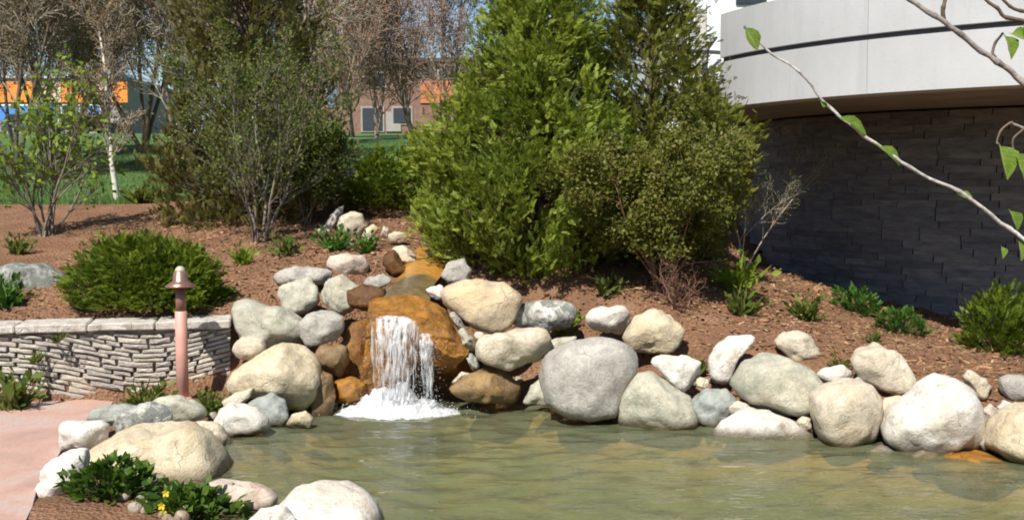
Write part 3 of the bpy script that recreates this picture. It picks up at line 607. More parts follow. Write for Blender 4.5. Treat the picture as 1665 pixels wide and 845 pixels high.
def ledge():
    """the lip rock: a wide steep-faced ledge lofted through five cross sections, with broken steps in its face"""
    cols = [[(588, 655, 8.15), (600, 487, 7.95), (597, 511, 7.56), (594, 570, 7.56), (588, 650, 7.62)],
            [(640, 655, 8.15), (640, 478, 7.95), (640, 505, 7.50), (640, 560, 7.53), (640, 645, 7.66)],
            [(688, 620, 8.15), (693, 480, 7.95), (692, 513, 7.48), (686, 552, 7.50), (684, 580, 7.60)],
            [(735, 620, 8.10), (724, 502, 7.90), (733, 543, 7.50), (724, 574, 7.49), (712, 596, 7.58)],
            [(770, 612, 8.05), (746, 541, 7.85), (760, 578, 7.56), (752, 590, 7.57), (742, 600, 7.62)]]
    C = [[W(*p) for p in c] for c in cols]; o0 = Vector((sum(c[2].x for c in C) / 5, 7.6, 0.4)); G = []; nu, nv = 13, 12
    for i in range(4):
        for k in range(nu):
            t = k / nu; G.append([a.lerp(b, t) for a, b in zip(C[i], C[i + 1])])
    G.append(C[-1]); V_, F_ = [], []; m_ = 4 * nv + nv
    for gi, c in enumerate(G):
        row = []
        for j in range(5):
            a, b = c[j], c[(j + 1) % 5]
            for k in range(nv): row.append(a.lerp(b, k / nv))
        for p in row:
            n = noise.noise_vector(p * 5.5) * .028 + noise.noise_vector(p * 15) * .011 + noise.noise_vector(p * 48) * .0035
            q = p.z + .09 * noise.noise(p * 3.1) + .25 * p.x; st = q / .13 - math.floor(q / .13)
            n.y += .016 * max(0, 1 - st / .3) * max(0, min(1, .5 + 2 * noise.noise(p * 5 + Vector((3, 1, 7))))) * (1 if p.y < 7.7 else 0); V_.append((p + n - o0)[:])
    L = len(row)
    for i in range(len(G) - 1):
        for j in range(L): F_.append((i * L + j, i * L + (j + 1) % L, (i + 1) * L + (j + 1) % L, (i + 1) * L + j))
    F_.append(tuple(range(L))); F_.append(tuple(range((len(G) - 1) * L, len(G) * L))[::-1])
    bm = bmesh.new(); me0 = py_mesh('lip', V_, F_); bm.from_mesh(me0); bmesh.ops.recalc_face_normals(bm, faces=bm.faces[:])
    o = link('waterfall_rock', bm_mesh('lip', bm), MR['orange']); o.location = o0
    tag(o, 'wide orange iron stained ledge under the falling water', 'rock')
ledge()

# cobbles on the pond bed and packed into the bank under the boulders
N = 760
cx = RNG.uniform(-2.6, 4.6, N * 6); cy = RNG.uniform(4.4, 8.0, N * 6)
s_ = pond_sd(cx, cy); ok = (s_ > -0.04) & (s_ < 0.40) & (cy > 4.6); cx, cy = cx[ok][:N], cy[ok][:N]; N = len(cx)
V1, F1 = ico(1)
v, f = instance(V1, F1, basis(RNG.normal(size=(N, 3)), RNG.normal(size=(N, 3))), np.stack([cx, cy, height(cx, cy) + 0.018], 1), RNG.uniform(.010, .042, N)[:, None] * RNG.uniform(.6, 1.2, (N, 3)))
M_cob = rock_mat('bank_cobble', (0.24, 0.20, 0.15), (0.42, 0.37, 0.29), (0.28, 0.19, 0.11), dark=(0.07, 0.055, 0.04))
tag(link('bank_cobbles', arr_mesh('bank_cobbles', v, f, True), M_cob), 'small brown cobbles packed between and under the boulders', 'cobbles', kind='stuff')

# ------------------------------------------------------------------ stream and waterfall
def stream_material():
    m, nt, b = new_mat('stream_water'); g = geo_pos(nt).outputs['Position']
    col = ramp(nt, noise_n(nt, g, 7, 5, 0.6, 0.7), [(0.3, (0.08, 0.06, 0.03)), (0.5, (0.14, 0.10, 0.045)), (0.7, (0.20, 0.13, 0.05))])
    sy = nd(nt, 'ShaderNodeSeparateXYZ'); nt.links.new(g, sy.inputs[0]); yy = math_n(nt, 'ADD', sy.outputs[1], noise_n(nt, g, 5, 4))
    col = mixc(nt, ramp(nt, math_n(nt, 'MULTIPLY', math_n(nt, 'SUBTRACT', yy, 8.7), 2.0, True), [(0.2, 0.0), (0.6, 0.9)]), col, (0.40, 0.19, 0.03))
    nt.links.new(col, b.inputs['Base Color']); b.inputs['Roughness'].default_value = 0.12
    bump(nt, b, noise_n(nt, g, 24, 3), 0.5, 0.02)
    return m
M_stream = stream_material()
pts = [(652, 481, 7.90, 40), (660, 470, 8.1, 36), (674, 455, 8.35, 30), (690, 438, 8.65, 28), (698, 420, 8.95, 32), (703, 404, 9.3, 26), (706, 390, 9.7, 18), (700, 376, 10.1, 10)]
vs, fs = [], []
rows = []
for px, py, d, hw in pts:
    rows.append([W(px + hw * t, py, d) for t in (-1.15, -.6, 0, .6, 1.15)])
rr_ = []
for i in range(len(rows) - 1):
    for k in range(6):
        t = k / 6; rr_.append([a.lerp(b, t) for a, b in zip(rows[i], rows[i + 1])])
for i, rw in enumerate(rr_):
    for j, p in enumerate(rw):
        q = p.copy(); q.z += 0.014 + 0.008 * noise.noise(p * 9) - (0.03 if j in (0, 4) else 0) - 0.045 * max(0, 1 - i / 4) ; vs.append(q)
for i in range(len(rr_) - 1):
    for j in range(4): fs.append((i * 5 + j, i * 5 + j + 1, i * 5 + j + 6, i * 5 + j + 5))
tag(link('stream', py_mesh('stream', vs, fs, True), M_stream), 'shallow orange brown stream running down to the waterfall lip', kind='structure')

def white_water(name, alpha):
    m, nt, b = new_mat(name)
    b.inputs['Base Color'].default_value = (0.86, 0.88, 0.90, 1); b.inputs['Roughness'].default_value = 0.25
    t = nd(nt, 'ShaderNodeBsdfTranslucent'); t.inputs[0].default_value = (0.86, 0.88, 0.9, 1)
    mx = nd(nt, 'ShaderNodeMixShader'); mx.inputs[0].default_value = 0.4
    nt.links.new(b.outputs[0], mx.inputs[1]); nt.links.new(t.outputs[0], mx.inputs[2])
    tr = nd(nt, 'ShaderNodeBsdfTransparent')
    m2 = nd(nt, 'ShaderNodeMixShader'); g = geo_pos(nt)
    mp = nd(nt, 'ShaderNodeMapping'); mp.inputs['Scale'].default_value = (1, 1, .16); nt.links.new(g.outputs['Position'], mp.inputs[0])
    nt.links.new(ramp(nt, noise_n(nt, mp.outputs[0], 45, 4, 0.6), [(0.39, alpha[0]), (0.66, alpha[1])]), m2.inputs[0])
    nt.links.new(tr.outputs[0], m2.inputs[1]); nt.links.new(mx.outputs[0], m2.inputs[2])
    nt.links.new(m2.outputs[0], nt.nodes['Material Output'].inputs[0])
    return m
M_fall = white_water('falling_water', (0.0, 0.74)); M_foam = white_water('foam', (0.75, 1.0))
def strand(px0, py0, d0, px1, py1, d1, r, segs=14, seed=0):
    """a falling thread of water: from the lip along a parabola"""
    a, b = W(px0, py0, d0), W(px1, py1, d1); V_, F_ = [], []
    for i in range(segs + 1):
        t = i / segs
        p = Vector((a.x + (b.x - a.x) * t + 0.006 * noise.noise(Vector((t * 4, seed, 0))), a.y + (b.y - a.y) * min(1, t * 1.6) ** 0.7, a.z + (b.z - a.z) * t))
        w = r * (0.35 + 0.9 * abs(noise.noise(Vector((t * 7, seed * 1.7, 3))))+0.2) * (1.0 if t > 0.04 else 0.3)
        for k in range(5):
            an = 2 * math.pi * k / 5
            V_.append((p.x + w * math.cos(an), p.y + 0.6 * w * math.sin(an), p.z))
        if i:
            for k in range(5): F_.append(((i - 1) * 5 + k, (i - 1) * 5 + (k + 1) % 5, i * 5 + (k + 1) % 5, i * 5 + k))
    return V_, F_
fall = empty('waterfall', W(650, 650, 7.5)); tag(fall, 'white water falling in two streams over the orange lip rock', 'waterfall')
def fall_stream(specs, name):
    VV, FF = [], []
    for s in specs:
        a, b = strand(*s); o_ = len(VV); VV += a; FF += [tuple(i + o_ for i in q) for q in b]
    o = link(name, py_mesh(name, VV, FF, True), M_fall, fall); o.matrix_parent_inverse = Matrix.Translation(fall.location).inverted()
    o['kind'] = 'stuff'; return o
def ribbon(px0, py0, px1, py1, w0, w1, seed, d0=7.44, d1=7.34, segs=26, cols=5):
    """a tongue of falling water that narrows and frays as it falls"""
    V_, F_ = [], []
    for i in range(segs + 1):
        t = i / segs; cx_ = px0 + (px1 - px0) * t + 3.0 * noise.noise(Vector((t * 3.5, seed, 0))) * t * 2
        w = (w0 + (w1 - w0) * t) * (0.75 + 0.9 * noise.noise(Vector((t * 5, seed * 1.3, 7)))); w = max(w, .6)
        if i == segs: w *= .4
        for j in range(cols + 1):
            u = j / cols - .5; p = W(cx_ + 2 * u * w, py0 + (py1 - py0) * t + 5 * abs(u) * (1 if i == 0 else 0), d0 + (d1 - d0) * min(1, t * 1.5) ** .6)
            p.y += .035 * (u * 2) ** 2 - .02 + .014 * noise.noise(Vector((u * 5 + seed, t * 9, 2))); V_.append(p[:])
        if i:
            for j in range(cols): o_ = (i - 1) * (cols + 1) + j; F_.append((o_, o_ + 1, o_ + cols + 2, o_ + cols + 1))
    return V_, F_
def fall_part(parts):
    VV, FF = [], []
    for a, b in parts: o_ = len(VV); VV += a; FF += [tuple(i + o_ for i in q) for q in b]
    o = link('water_stream', py_mesh('water_stream', VV, FF, True), M_fall, fall); o.matrix_parent_inverse = Matrix.Translation(fall.location).inverted(); o['kind'] = 'stuff'
pt = [ribbon(*a, i) for i, a in enumerate([(604, 518, 610, 640, 5, 2), (613, 514, 616, 648, 7, 3), (622, 512, 624, 630, 9, 3), (633, 511, 630, 648, 10, 4), (643, 512, 642, 650, 11, 4), (654, 513, 650, 646, 11, 5), (664, 516, 656, 650, 10, 4), (673, 520, 662, 640, 7, 3), (681, 528, 672, 610, 4, 2), (628, 513, 637, 650, 14, 3), (648, 513, 648, 600, 18, 5), (636, 513, 645, 570, 22, 8), (618, 516, 621, 570, 12, 4), (660, 516, 655, 575, 14, 4)])]
for i in range(16):
    x = random.triangular(600, 682, 645); pt.append(strand(x, 516 + abs(x - 640) * .15, 7.44, x + (650 - x) * .2 + random.gauss(0, 4), random.uniform(600, 652), 7.35 + random.uniform(-.04, .04), random.uniform(.0015, .0045), 16, i))
fall_part(pt)
pt = [ribbon(*a, 40 + i) for i, a in enumerate([(684, 545, 690, 640, 5, 2), (691, 540, 696, 648, 8, 3), (698, 543, 701, 645, 7, 3), (692, 541, 694, 600, 12, 4)])]
for i in range(7):
    x = random.triangular(681, 705, 693); pt.append(strand(x, 543, 7.44, x + random.gauss(4, 3), random.uniform(600, 650), 7.36 + random.uniform(-.04, .04), random.uniform(.0015, .004), 14, 200 + i))
fall_part(pt)
# droplets
N = 900
dpx = np.concatenate([RNG.normal(640, 26, N), RNG.normal(695, 10, N // 2)]); dpy = np.concatenate([530 + 120 * RNG.random(N) ** .6, RNG.uniform(555, 650, N // 2)])
dP = np.array([W(a, b, 7.34 + RNG.normal() * .06) for a, b in zip(dpx, dpy)]); n2 = len(dP)
V0, F0 = ico(1)
v, f = instance(V0, F0, basis(RNG.normal(size=(n2, 3)), RNG.normal(size=(n2, 3))), dP, RNG.uniform(.0008, .0026, n2))
o = link('droplets', arr_mesh('droplets', v, f, True), M_foam, fall); o.matrix_parent_inverse = Matrix.Translation(fall.location).inverted(); o['kind'] = 'stuff'
# foam where the water lands
fx = np.linspace(-.52, .50, 110); fy = np.linspace(-.34, .22, 64); FX, FY = np.meshgrid(fx, fy)
c0 = WZ(645, 668, 0)
rr = np.hypot(FX / .36, FY / .19)
lump = np.array([noise.noise(Vector((a * 9, b * 9, 0))) * .5 + noise.noise(Vector((a * 24, b * 24, 4))) * .35 + noise.noise(Vector((a * 60, b * 60, 4))) * .2 for a, b in zip(FX.ravel(), FY.ravel())]).reshape(FX.shape)
FZ = 0.13 * np.exp(-(rr * 1.15) ** 2) * (1 + 0.8 * lump) + 0.03 * lump * np.exp(-rr ** 2) - 0.012 - 0.012 * rr ** 2 + 0.05 * np.exp(-((FX + .03) / .2) ** 2 - ((FY - .04) / .09) ** 2)
fi = np.arange(FX.size).reshape(FX.shape); FFc = np.stack([fi[:-1, :-1], fi[:-1, 1:], fi[1:, 1:], fi[1:, :-1]], -1).reshape(-1, 4)
FFc = FFc[FZ.ravel()[FFc].max(1) > -0.008]
fo = empty('foam', (c0.x, c0.y, 0)); tag(fo, 'white foam splashing where the waterfall meets the pond', 'foam', kind='stuff')
link('foam_mound', arr_mesh('foam', np.stack([FX, FY, FZ], -1).reshape(-1, 3), FFc, True), M_foam, fo)
N = 2600
ang_ = RNG.uniform(0, 2 * math.pi, N); r_ = np.abs(RNG.normal(0, .55, N)); bx_, by_ = .40 * r_ * np.cos(ang_), .20 * r_ * np.sin(ang_)
bz_ = np.abs(RNG.normal(0, .075, N)) * np.exp(-r_ ** 2 * 1.2) + 0.004
v, f = instance(V0, F0, basis(RNG.normal(size=(N, 3)), RNG.normal(size=(N, 3))), np.stack([bx_, by_, bz_], 1), RNG.uniform(.001, .0042, N))
link('spray', arr_mesh('spray', v, f, True), M_foam, fo)

# ------------------------------------------------------------------ stone retaining wall
def wall_mat(name, c1, c2):
    return rock_mat(name, c1, c2, (0.42, 0.38, 0.32), dark=(0.14, 0.12, 0.11), wet=False, speck=0.4)
M_ws = [wall_mat('wall_stone_a', (0.38, 0.34, 0.29), (0.50, 0.46, 0.40)), wall_mat('wall_stone_b', (0.31, 0.28, 0.25), (0.43, 0.39, 0.35)), wall_mat('wall_stone_c', (0.42, 0.37, 0.29), (0.55, 0.50, 0.42))]
M_mortar = plain('wall_mortar', (0.30, 0.27, 0.23), 0.95, var=0.3, scale=20, bmp=0.5)
M_cap = wall_mat('wall_cap_stone', (0.44, 0.41, 0.36), (0.57, 0.53, 0.47))
WA, WB = W(-150, 600, 7.26), W(377, 600, 7.72); WA.z = WB.z = 0
wdir = (WB - WA).normalized(); WL = (WB - WA).length; wrz = math.atan2(wdir.y, wdir.x)
wall = empty('stone_wall', WA, wrz); tag(wall, 'low dry laid grey stone retaining wall with flat capstones on the left', 'wall')
CT, CB = 0.60, 0.540           # top and bottom of the capstones
bm = bmesh.new(); add_box(bm, (WL / 2, 0.17, (CB - 0.1) / 2), (WL - 0.02, 0.24, CB + 0.1)); link('wall_core', bm_mesh('wall_core', bm), M_mortar, wall)
def bowl(s):
    x = (s - 1.55) / 0.55
    return 0.20 * (1 - math.exp(-x * x * 0.75)) - 0.05
def stone_obj(poly, y, dep, mat):
    """poly: outline in wall plane (s, t); a chunky stone with bevelled face"""
    c = Vector((sum(p[0] for p in poly) / len(poly), sum(p[1] for p in poly) / len(poly))); n = len(poly)
    V_ = [(p[0] - c.x, 0.03, p[1] - c.y) for p in poly]
    V_ += [(p[0] - c.x, -dep * 0.55, p[1] - c.y) for p in poly]
    V_ += [((p[0] - c.x) * 0.96 + 0, -dep * random.uniform(.85, 1.1), (p[1] - c.y) * 0.80) for p in poly]
    V_.append((0, -dep * 1.15, 0))
    F_ = []
    for k in (0, 1):
        for i in range(n): F_.append((k * n + i, k * n + (i + 1) % n, (k + 1) * n + (i + 1) % n, (k + 1) * n + i))
    for i in range(n): F_.append((2 * n + i, 2 * n + (i + 1) % n, 3 * n))
    o = link('stone', py_mesh('stone', V_, F_), mat, wall); o.location = (c.x, y, c.y); return o
t0 = -0.16; nst = 0
rows_t = [t0]
while rows_t[-1] < 0.75: rows_t.append(rows_t[-1] + random.uniform(0.030, 0.054))
for ta, tb in zip(rows_t, rows_t[1:]):
    s = random.uniform(-0.1, 0.0)
    while s < WL:
        ln = random.uniform(0.10, 0.26); s1 = min(s + ln, WL); sa, sb = max(0.004, s + .004), s1 - .004
        if sb - sa > 0.035:
            tm = 0.5 * (ta + tb) + bowl(0.5 * (sa + sb))
            if -0.02 < tm < CB - 0.008:
                poly = []
                for k in range(4):
                    q = sa + (sb - sa) * k / 3; poly.append((q + (random.uniform(0, .008) if k == 0 else -random.uniform(0, .008) if k == 3 else 0), ta + bowl(q) + random.uniform(.001, .004)))
                for k in range(4):
                    q = sb - (sb - sa) * k / 3; poly.append((q - (random.uniform(0, .012) if k == 0 else -random.uniform(0, .012) if k == 3 else 0), tb + bowl(q) - random.uniform(.001, .004)))
                poly = [(a, min(max(b, -0.04), CB - 0.005)) for a, b in poly]
                if max(b for a, b in poly) - min(b for a, b in poly) > 0.014:
                    stone_obj(poly, 0.05, random.uniform(.024, .045), random.choice(M_ws)); nst += 1
        s = s1
s = 0.0
while s < WL - 0.02:
    ln = min(random.uniform(0.28, 0.55), WL - s)
    if WL - s - ln < 0.15: ln = WL - s
    bm = bmesh.new(); add_box(bm, (0, 0, 0), (ln - .008, .34, CT - CB - random.uniform(0, .012)))
    bmesh.ops.bevel(bm, geom=bm.edges[:], offset=.010, segments=1, affect='EDGES')
    bmesh.ops.subdivide_edges(bm, edges=[e for e in bm.edges if e.calc_length() > .08], cuts=4, use_grid_fill=True)
    sd = Vector((s * 9, 2, 3))
    for v_ in bm.verts: v_.co += Vector((noise.noise(v_.co * 14 + sd) * .006, noise.noise(v_.co * 11 - sd) * .016, noise.noise(v_.co * 10 + sd * 2) * .007))
    o = link('capstone', bm_mesh('capstone', bm), M_cap, wall); o.location = (s + ln / 2, .155, (CT + CB) / 2 + random.uniform(0.001, .008))
    s += ln

# ------------------------------------------------------------------ copper path light
M_copper = plain('copper_pink', (0.60, 0.32, 0.26), 0.5, 0.1, var=0.12, scale=10, bmp=0.1)
M_copper2 = plain('copper_hood', (0.42, 0.24, 0.18), 0.3, 0.7, var=0.2, scale=14, bmp=0.1)
M_lens_shade = plain('lamp_lens_shaded', (0.22, 0.10, 0.08), 0.3, 0.0, var=0.1, bmp=0)  # dark tone holds the hood's shadow on the lens section
M_final = plain('lamp_finial', (0.55, 0.48, 0.34), 0.4, 0.3, var=0.1, bmp=0.1)
lb = W(297, 640, 7.35); lt = W(291, 432, 7.35); lb.z = hz(lb.x, lb.y); H = lt.z - lb.z
lamp = empty('path_light', (lb.x, lb.y, lb.z)); tag(lamp, 'copper bollard path light with wide conical hood before the stone wall', 'path light')
def lpart(name, prof, mat, par, seg=24):
    bm = bmesh.new(); lathe(bm, prof, seg); o = link(name, bm_mesh(name, bm, True), mat, par); return o
lpart('post', [(.040, -.1), (.040, H * .66), (.036, H * .665)], M_copper, lamp)
lpart('base_flange', [(.065, -.06), (.065, .012), (.045, .022)], M_copper, lamp)
lpart('lens', [(.034, H * .66), (.034, H * .84)], M_lens_shade, lamp)
hood = lpart('hood', [(.100, H * .845), (.103, H * .852), (.064, H * .880), (.050, H * .892), (.046, H * .950), (.036, H * .962)], M_copper2, lamp)
lpart('finial', [(.032, H * .955), (.036, H * .966), (.027, H * .985), (.012, H * .998)], M_final, hood, 16)

# ------------------------------------------------------------------ round terrace building on the right
def concrete_mat():
    m, nt, b = new_mat('pale_concrete'); g = geo_pos(nt).outputs['Position']
    a = noise_n(nt, g, 1.6, 6, 0.6); f = noise_n(nt, g, 45, 5, 0.7)
    col = ramp(nt, a, [(0.3, (0.40, 0.405, 0.41)), (0.7, (0.46, 0.465, 0.47))])
    mp = nd(nt, 'ShaderNodeMapping'); mp.inputs['Scale'].default_value = (6, 6, .5); nt.links.new(g, mp.inputs[0])
    col = mixc(nt, ramp(nt, noise_n(nt, mp.outputs[0], 2.0, 4, 0.6), [(0.52, 0.0), (0.75, 0.35)]), col, (0.33, 0.33, 0.33))
    col = mixc(nt, ramp(nt, f, [(0.28, 0.4), (0.42, 0.0)]), col, (0.30, 0.30, 0.29))
    nt.links.new(col, b.inputs['Base Color']); b.inputs['Roughness'].default_value = 0.8
    bump(nt, b, f, 0.35, 0.004); return m
M_conc = concrete_mat()
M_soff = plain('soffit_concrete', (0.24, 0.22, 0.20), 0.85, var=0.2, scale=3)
M_seal = plain('dark_joint', (0.05, 0.05, 0.055), 0.8, bmp=0)
TC = Vector((5.80, 11.02, 0)); TR = 4.10
zS, zG0, zG1, zT = 2.24, 2.645, 2.685, 3.07
ter = empty('round_terrace', (TC.x, TC.y, 0)); tag(ter, 'curved pale concrete terrace on a dark stone drum at the right', 'building')
A0 = math.atan2(9.9 - TC.y, 1.86 - TC.x)      # corner of the parapet
A0 = A0 % (2 * math.pi); A1 = A0 + R(150)
def arc_block(name, r0, r1, z0, z1, a0, a1, mat, par, n=10, bev=0.006):
    bm = bmesh.new(); rings = []
    for i in range(n + 1):
        a = a0 + (a1 - a0) * i / n
        rings.append([bm.verts.new((r * math.cos(a), r * math.sin(a), z)) for r, z in ((r0, z0), (r1, z0), (r1, z1), (r0, z1))])
    for p, q in zip(rings, rings[1:]):
        for k in range(4): bm.faces.new((p[k], p[(k + 1) % 4], q[(k + 1) % 4], q[k]))
    bm.faces.new(rings[0]); bm.faces.new(rings[-1][::-1])
    bmesh.ops.recalc_face_normals(bm, faces=bm.faces[:])
    if bev:
        es = [e for e in bm.edges if e.calc_face_angle(0) > 0.8]
        bmesh.ops.bevel(bm, geom=es, offset=bev, segments=2, affect='EDGES')
    return link(name, bm_mesh(name, bm), mat, par)
# panels of the parapet: an upper and a lower band, joints where the photograph shows them
pj = W(1408, 100, 8.35); aj = math.atan2(pj.y - TC.y, pj.x - TC.x) % (2 * math.pi)
step = aj - A0; ed = [A0]
while ed[-1] < A1 - 0.05: ed.append(min(A1, ed[-1] + step))
for a, b in zip(ed, ed[1:]):
    g_ = 0.0004
    arc_block('parapet_panel', TR - .24, TR, zS, zG0, a + (g_ if a > A0 else 0), b - g_, M_conc, ter, 12, .0025)
    arc_block('parapet_panel', TR - .24, TR, zG1, zT, a + (g_ if a > A0 else 0), b - g_, M_conc, ter, 12, .0025)
arc_block('groove', TR - .23, TR - .03, zG0 - .01, zG1 + .01, A0 + .003, A1 - .01, M_seal, ter, 40, 0)
# closing slab: soffit and deck
bm = bmesh.new(); n = 72; V_ = []
def disc(r, z): return [bm.verts.new((r * math.cos(2 * math.pi * i / n), r * math.sin(2 * math.pi * i / n), z)) for i in range(n)]
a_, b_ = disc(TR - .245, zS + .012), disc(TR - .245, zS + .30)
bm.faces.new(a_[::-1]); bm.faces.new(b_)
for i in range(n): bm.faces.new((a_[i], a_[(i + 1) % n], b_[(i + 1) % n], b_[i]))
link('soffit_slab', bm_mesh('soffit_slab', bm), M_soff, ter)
# dark drum: core and courses of stacked stone
DC = Vector((0.10, 1.58)); DR = 3.25
M_drum = plain('drum_core', (0.06, 0.06, 0.065), 0.95)
def slate(name, c):
    m, nt, b = new_mat(name); tc = nd(nt, 'ShaderNodeTexCoord').outputs['Object']; oi = nd(nt, 'ShaderNodeObjectInfo')
    add = nd(nt, 'ShaderNodeVectorMath', operation='ADD'); nt.links.new(tc, add.inputs[0]); nt.links.new(oi.outputs['Location'], add.inputs[1])
    mp = nd(nt, 'ShaderNodeMapping'); mp.inputs['Scale'].default_value = (1, 1, 4); nt.links.new(add.outputs[0], mp.inputs[0])
    f = noise_n(nt, mp.outputs[0], 6, 6, 0.65)
    col = ramp(nt, f, [(0.3, tuple(x * .6 for x in c)), (0.7, tuple(x * 1.35 for x in c))])
    nt.links.new(col, b.inputs['Base Color']); b.inputs['Roughness'].default_value = 0.75; bump(nt, b, noise_n(nt, mp.outputs[0], 14, 5, 0.7), 0.6, 0.012); return m
M_sl = [slate('slate_a', (0.15, 0.156, 0.17)), slate('slate_b', (0.125, 0.128, 0.14)), slate('slate_c', (0.18, 0.18, 0.185))]
bm = bmesh.new(); lathe(bm, [(DR - .05, -.3), (DR - .05, zS + .010)], 64, (DC.x, DC.y)); drum = link('wall', bm_mesh('wall', bm), M_drum, ter)
proto = []
for k in range(9):
    bm = bmesh.new(); ln = (0.36, 0.44, 0.52)[k % 3]
    add_box(bm, (0, 0, 0), (ln - .003, .10, .0612))
    bmesh.ops.subdivide_edges(bm, edges=[e for e in bm.edges if abs((e.verts[0].co - e.verts[1].co).x) > .1], cuts=3)
    for v_ in bm.verts:
        if v_.co.y < 0: v_.co.y += random.uniform(-.009, .008)
        v_.co.z += random.uniform(-.0012, .0012)
    me = bm_mesh('stone', bm); me.materials.append(M_sl[k // 3]); proto.append((ln, me))
aL, aR = R(165), R(285)
z = -0.02; row = 0; nstone = 0
while z < zS - 0.02:
    a = aL + random.uniform(0, .15)
    while a < aR:
        ln, me = random.choice(proto); da = ln / DR
        am = a + da / 2
        x, y = DC.x + DR * math.cos(am), DC.y + DR * math.sin(am); wx_, wy_ = x + TC.x, y + TC.y
        zc = z + .031
        if zc > hz(wx_, wy_) - 0.04 and wx_ / wy_ < 0.52 and wx_ / wy_ > 0.185:
            o = bpy.data.objects.new('stone', me); COL.objects.link(o); o.parent = drum
            o.location = (x, y, zc); o.rotation_euler = (0, 0, am + math.pi / 2); nstone += 1
        a += da
    z += .0625; row += 1
# corner post and railing behind the parapet corner
M_post = plain('post_beige', (0.50, 0.48, 0.42), 0.7); M_rail = plain('rail_dark', (0.10, 0.10, 0.11), 0.45, 0.5); M_white = plain('white_panel', (0.72, 0.73, 0.75), 0.6, var=0.05)
rl = empty('railing', W(1140, 130, 10.8)); tag(rl, 'dark railing with a beige post left of the terrace corner', 'railing')
def rpart(name, a, b, w, mat):
    a, b = Vector(a), Vector(b); L = (b - a).length; bm = bmesh.new(); add_box(bm, (0, 0, 0), (w, w, L)); bmesh.ops.bevel(bm, geom=bm.edges[:], offset=w * .12, segments=1, affect='EDGES')
    o = link(name, bm_mesh(name, bm), mat, rl); o.matrix_parent_inverse = Matrix.Translation(rl.location).inverted()
    o.location = (a + b) / 2; o.rotation_euler = (b - a).to_track_quat('Z', 'Y').to_euler(); return o
rpart('post', W(1140, 300, 10.8), W(1140, 13, 10.8), .10, M_post)
rpart('rail', W(1040, 78, 10.85), W(1190, 87, 10.3), .035, M_rail)
rpart('rail', W(1040, 110, 10.85), W(1190, 113, 10.3), .022, M_rail)
rpart('baluster', W(1152, 78, 10.7), W(1146, 140, 10.7), .02, M_rail)
rpart('baluster', W(1166, 60, 10.6), W(1140, 96, 10.7), .02, M_rail)
rpart('stair_stringer', W(1190, 84, 10.75), W(1090, 168, 10.95), .06, M_white)

# ------------------------------------------------------------------ far buildings and cars
def facade(name, label, x0, x1, d, ytop, ybase, depth, wallm, roofm, roofh=0.25, over=0.4):
    a, b = W(x0, ytop, d), W(x1, ytop, d); gz_ = min(hz(a.x, d), hz(b.x, d)) - .3; w = b.x - a.x; h = a.z - gz_
    e = empty(name, ((a.x + b.x) / 2, d, gz_)); tag(e, label, 'building')
    link('wall', box_mesh('wall', (0, depth / 2, h / 2), (w, depth, h), .02), wallm, e)
    link('roof', box_mesh('roof', (0, depth / 2, h + roofh / 2), (w + over, depth + over, roofh), .03), roofm, e)
    return e
def panel(e, name, px0, px1, py0, py1, d, mat, proud=0.06, par=None):
    a, b = W(px0, py1, d), W(px1, py0, d); l = e.location
    return link(name, box_mesh(name, ((a.x + b.x) / 2 - l.x, -proud / 2 + .0, (a.z + b.z) / 2 - l.z), (b.x - a.x, proud, b.z - a.z), .01), mat, par or e)
M_tan = plain('far_wall_taupe', (0.30, 0.27, 0.25), 0.9); M_roofg = plain('far_roof_grey', (0.42, 0.42, 0.44), 0.8); M_or = plain('fascia_orange', (0.80, 0.24, 0.03), 0.6, var=.1)
M_pe = plain('fascia_peach', (0.62, 0.44, 0.34), 0.7); M_bl = plain('panel_blue', (0.06, 0.22, 0.62), 0.5); M_bl2 = plain('panel_teal', (0.10, 0.20, 0.30), 0.5); M_dk = plain('glass_dark', (0.03, 0.035, 0.045), 0.15, bmp=0)
M_brick = plain('far_brick', (0.20, 0.115, 0.085), 0.9, var=.3, scale=3); M_brown = plain('far_roof_brown', (0.10, 0.075, 0.07), 0.9)
e = facade('shop_building', 'low shop building with orange fascia and blue panels behind the lawn on the left', -260, 196, 92, 128, 215, 15, M_tan, M_roofg, .3)
xs = -250; k = 0
while xs < 190:
    w = random.choice((28, 36, 44)); m_ = [M_or, M_pe, M_or, M_or, M_pe][k % 5]; k += 1
    panel(e, 'fascia_panel', xs, xs + w - 2, 134, 167, 92, m_, .2); xs += w
xs = -240; k = 0
while xs < 165:
    m_ = [M_bl, M_bl, M_bl2, M_bl][k % 4]; k += 1
    wn_ = panel(e, 'window', xs, xs + 30, 170, 200, 92, M_white, .08)
    panel(e, 'pane', xs + 2, xs + 28, 172, 198, 92, m_, .14, wn_); xs += 34
e = facade('brick_building', 'reddish brown flat roofed building behind the bare rose twigged trees', 420, 860, 75, 102, 215, 14, M_brick, M_brown, .28, .9)
for a, b, c, dd, m_ in [(533, 548, 138, 172, M_bl2), (600, 625, 120, 140, M_dk), (680, 706, 106, 122, M_dk), (714, 748, 106, 126, M_dk), (590, 622, 176, 212, M_dk), (640, 668, 176, 200, M_dk)]:
    w_ = panel(e, 'window', a - 3, b + 3, c - 3, dd + 3, 75, M_tan, .08); panel(e, 'pane', a, b, c, dd, 75, m_, .14, w_)
M_orp = plain('brick_orange', (0.48, 0.16, 0.07), 0.85, var=.2)
panel(e, 'wall_panel', 684, 742, 132, 168, 75, M_orp, .1)
panel(e, 'door', 628, 652, 182, 214, 75, M_tan, .1)
e = facade('white_building', 'white walled building seen between the arborvitae and the terrace corner', 1085, 1300, 24, -60, 300, 6, M_white, M_roofg, .3)
panel(e, 'window', 1196, 1246, -20, 8, 24, M_dk, .05)

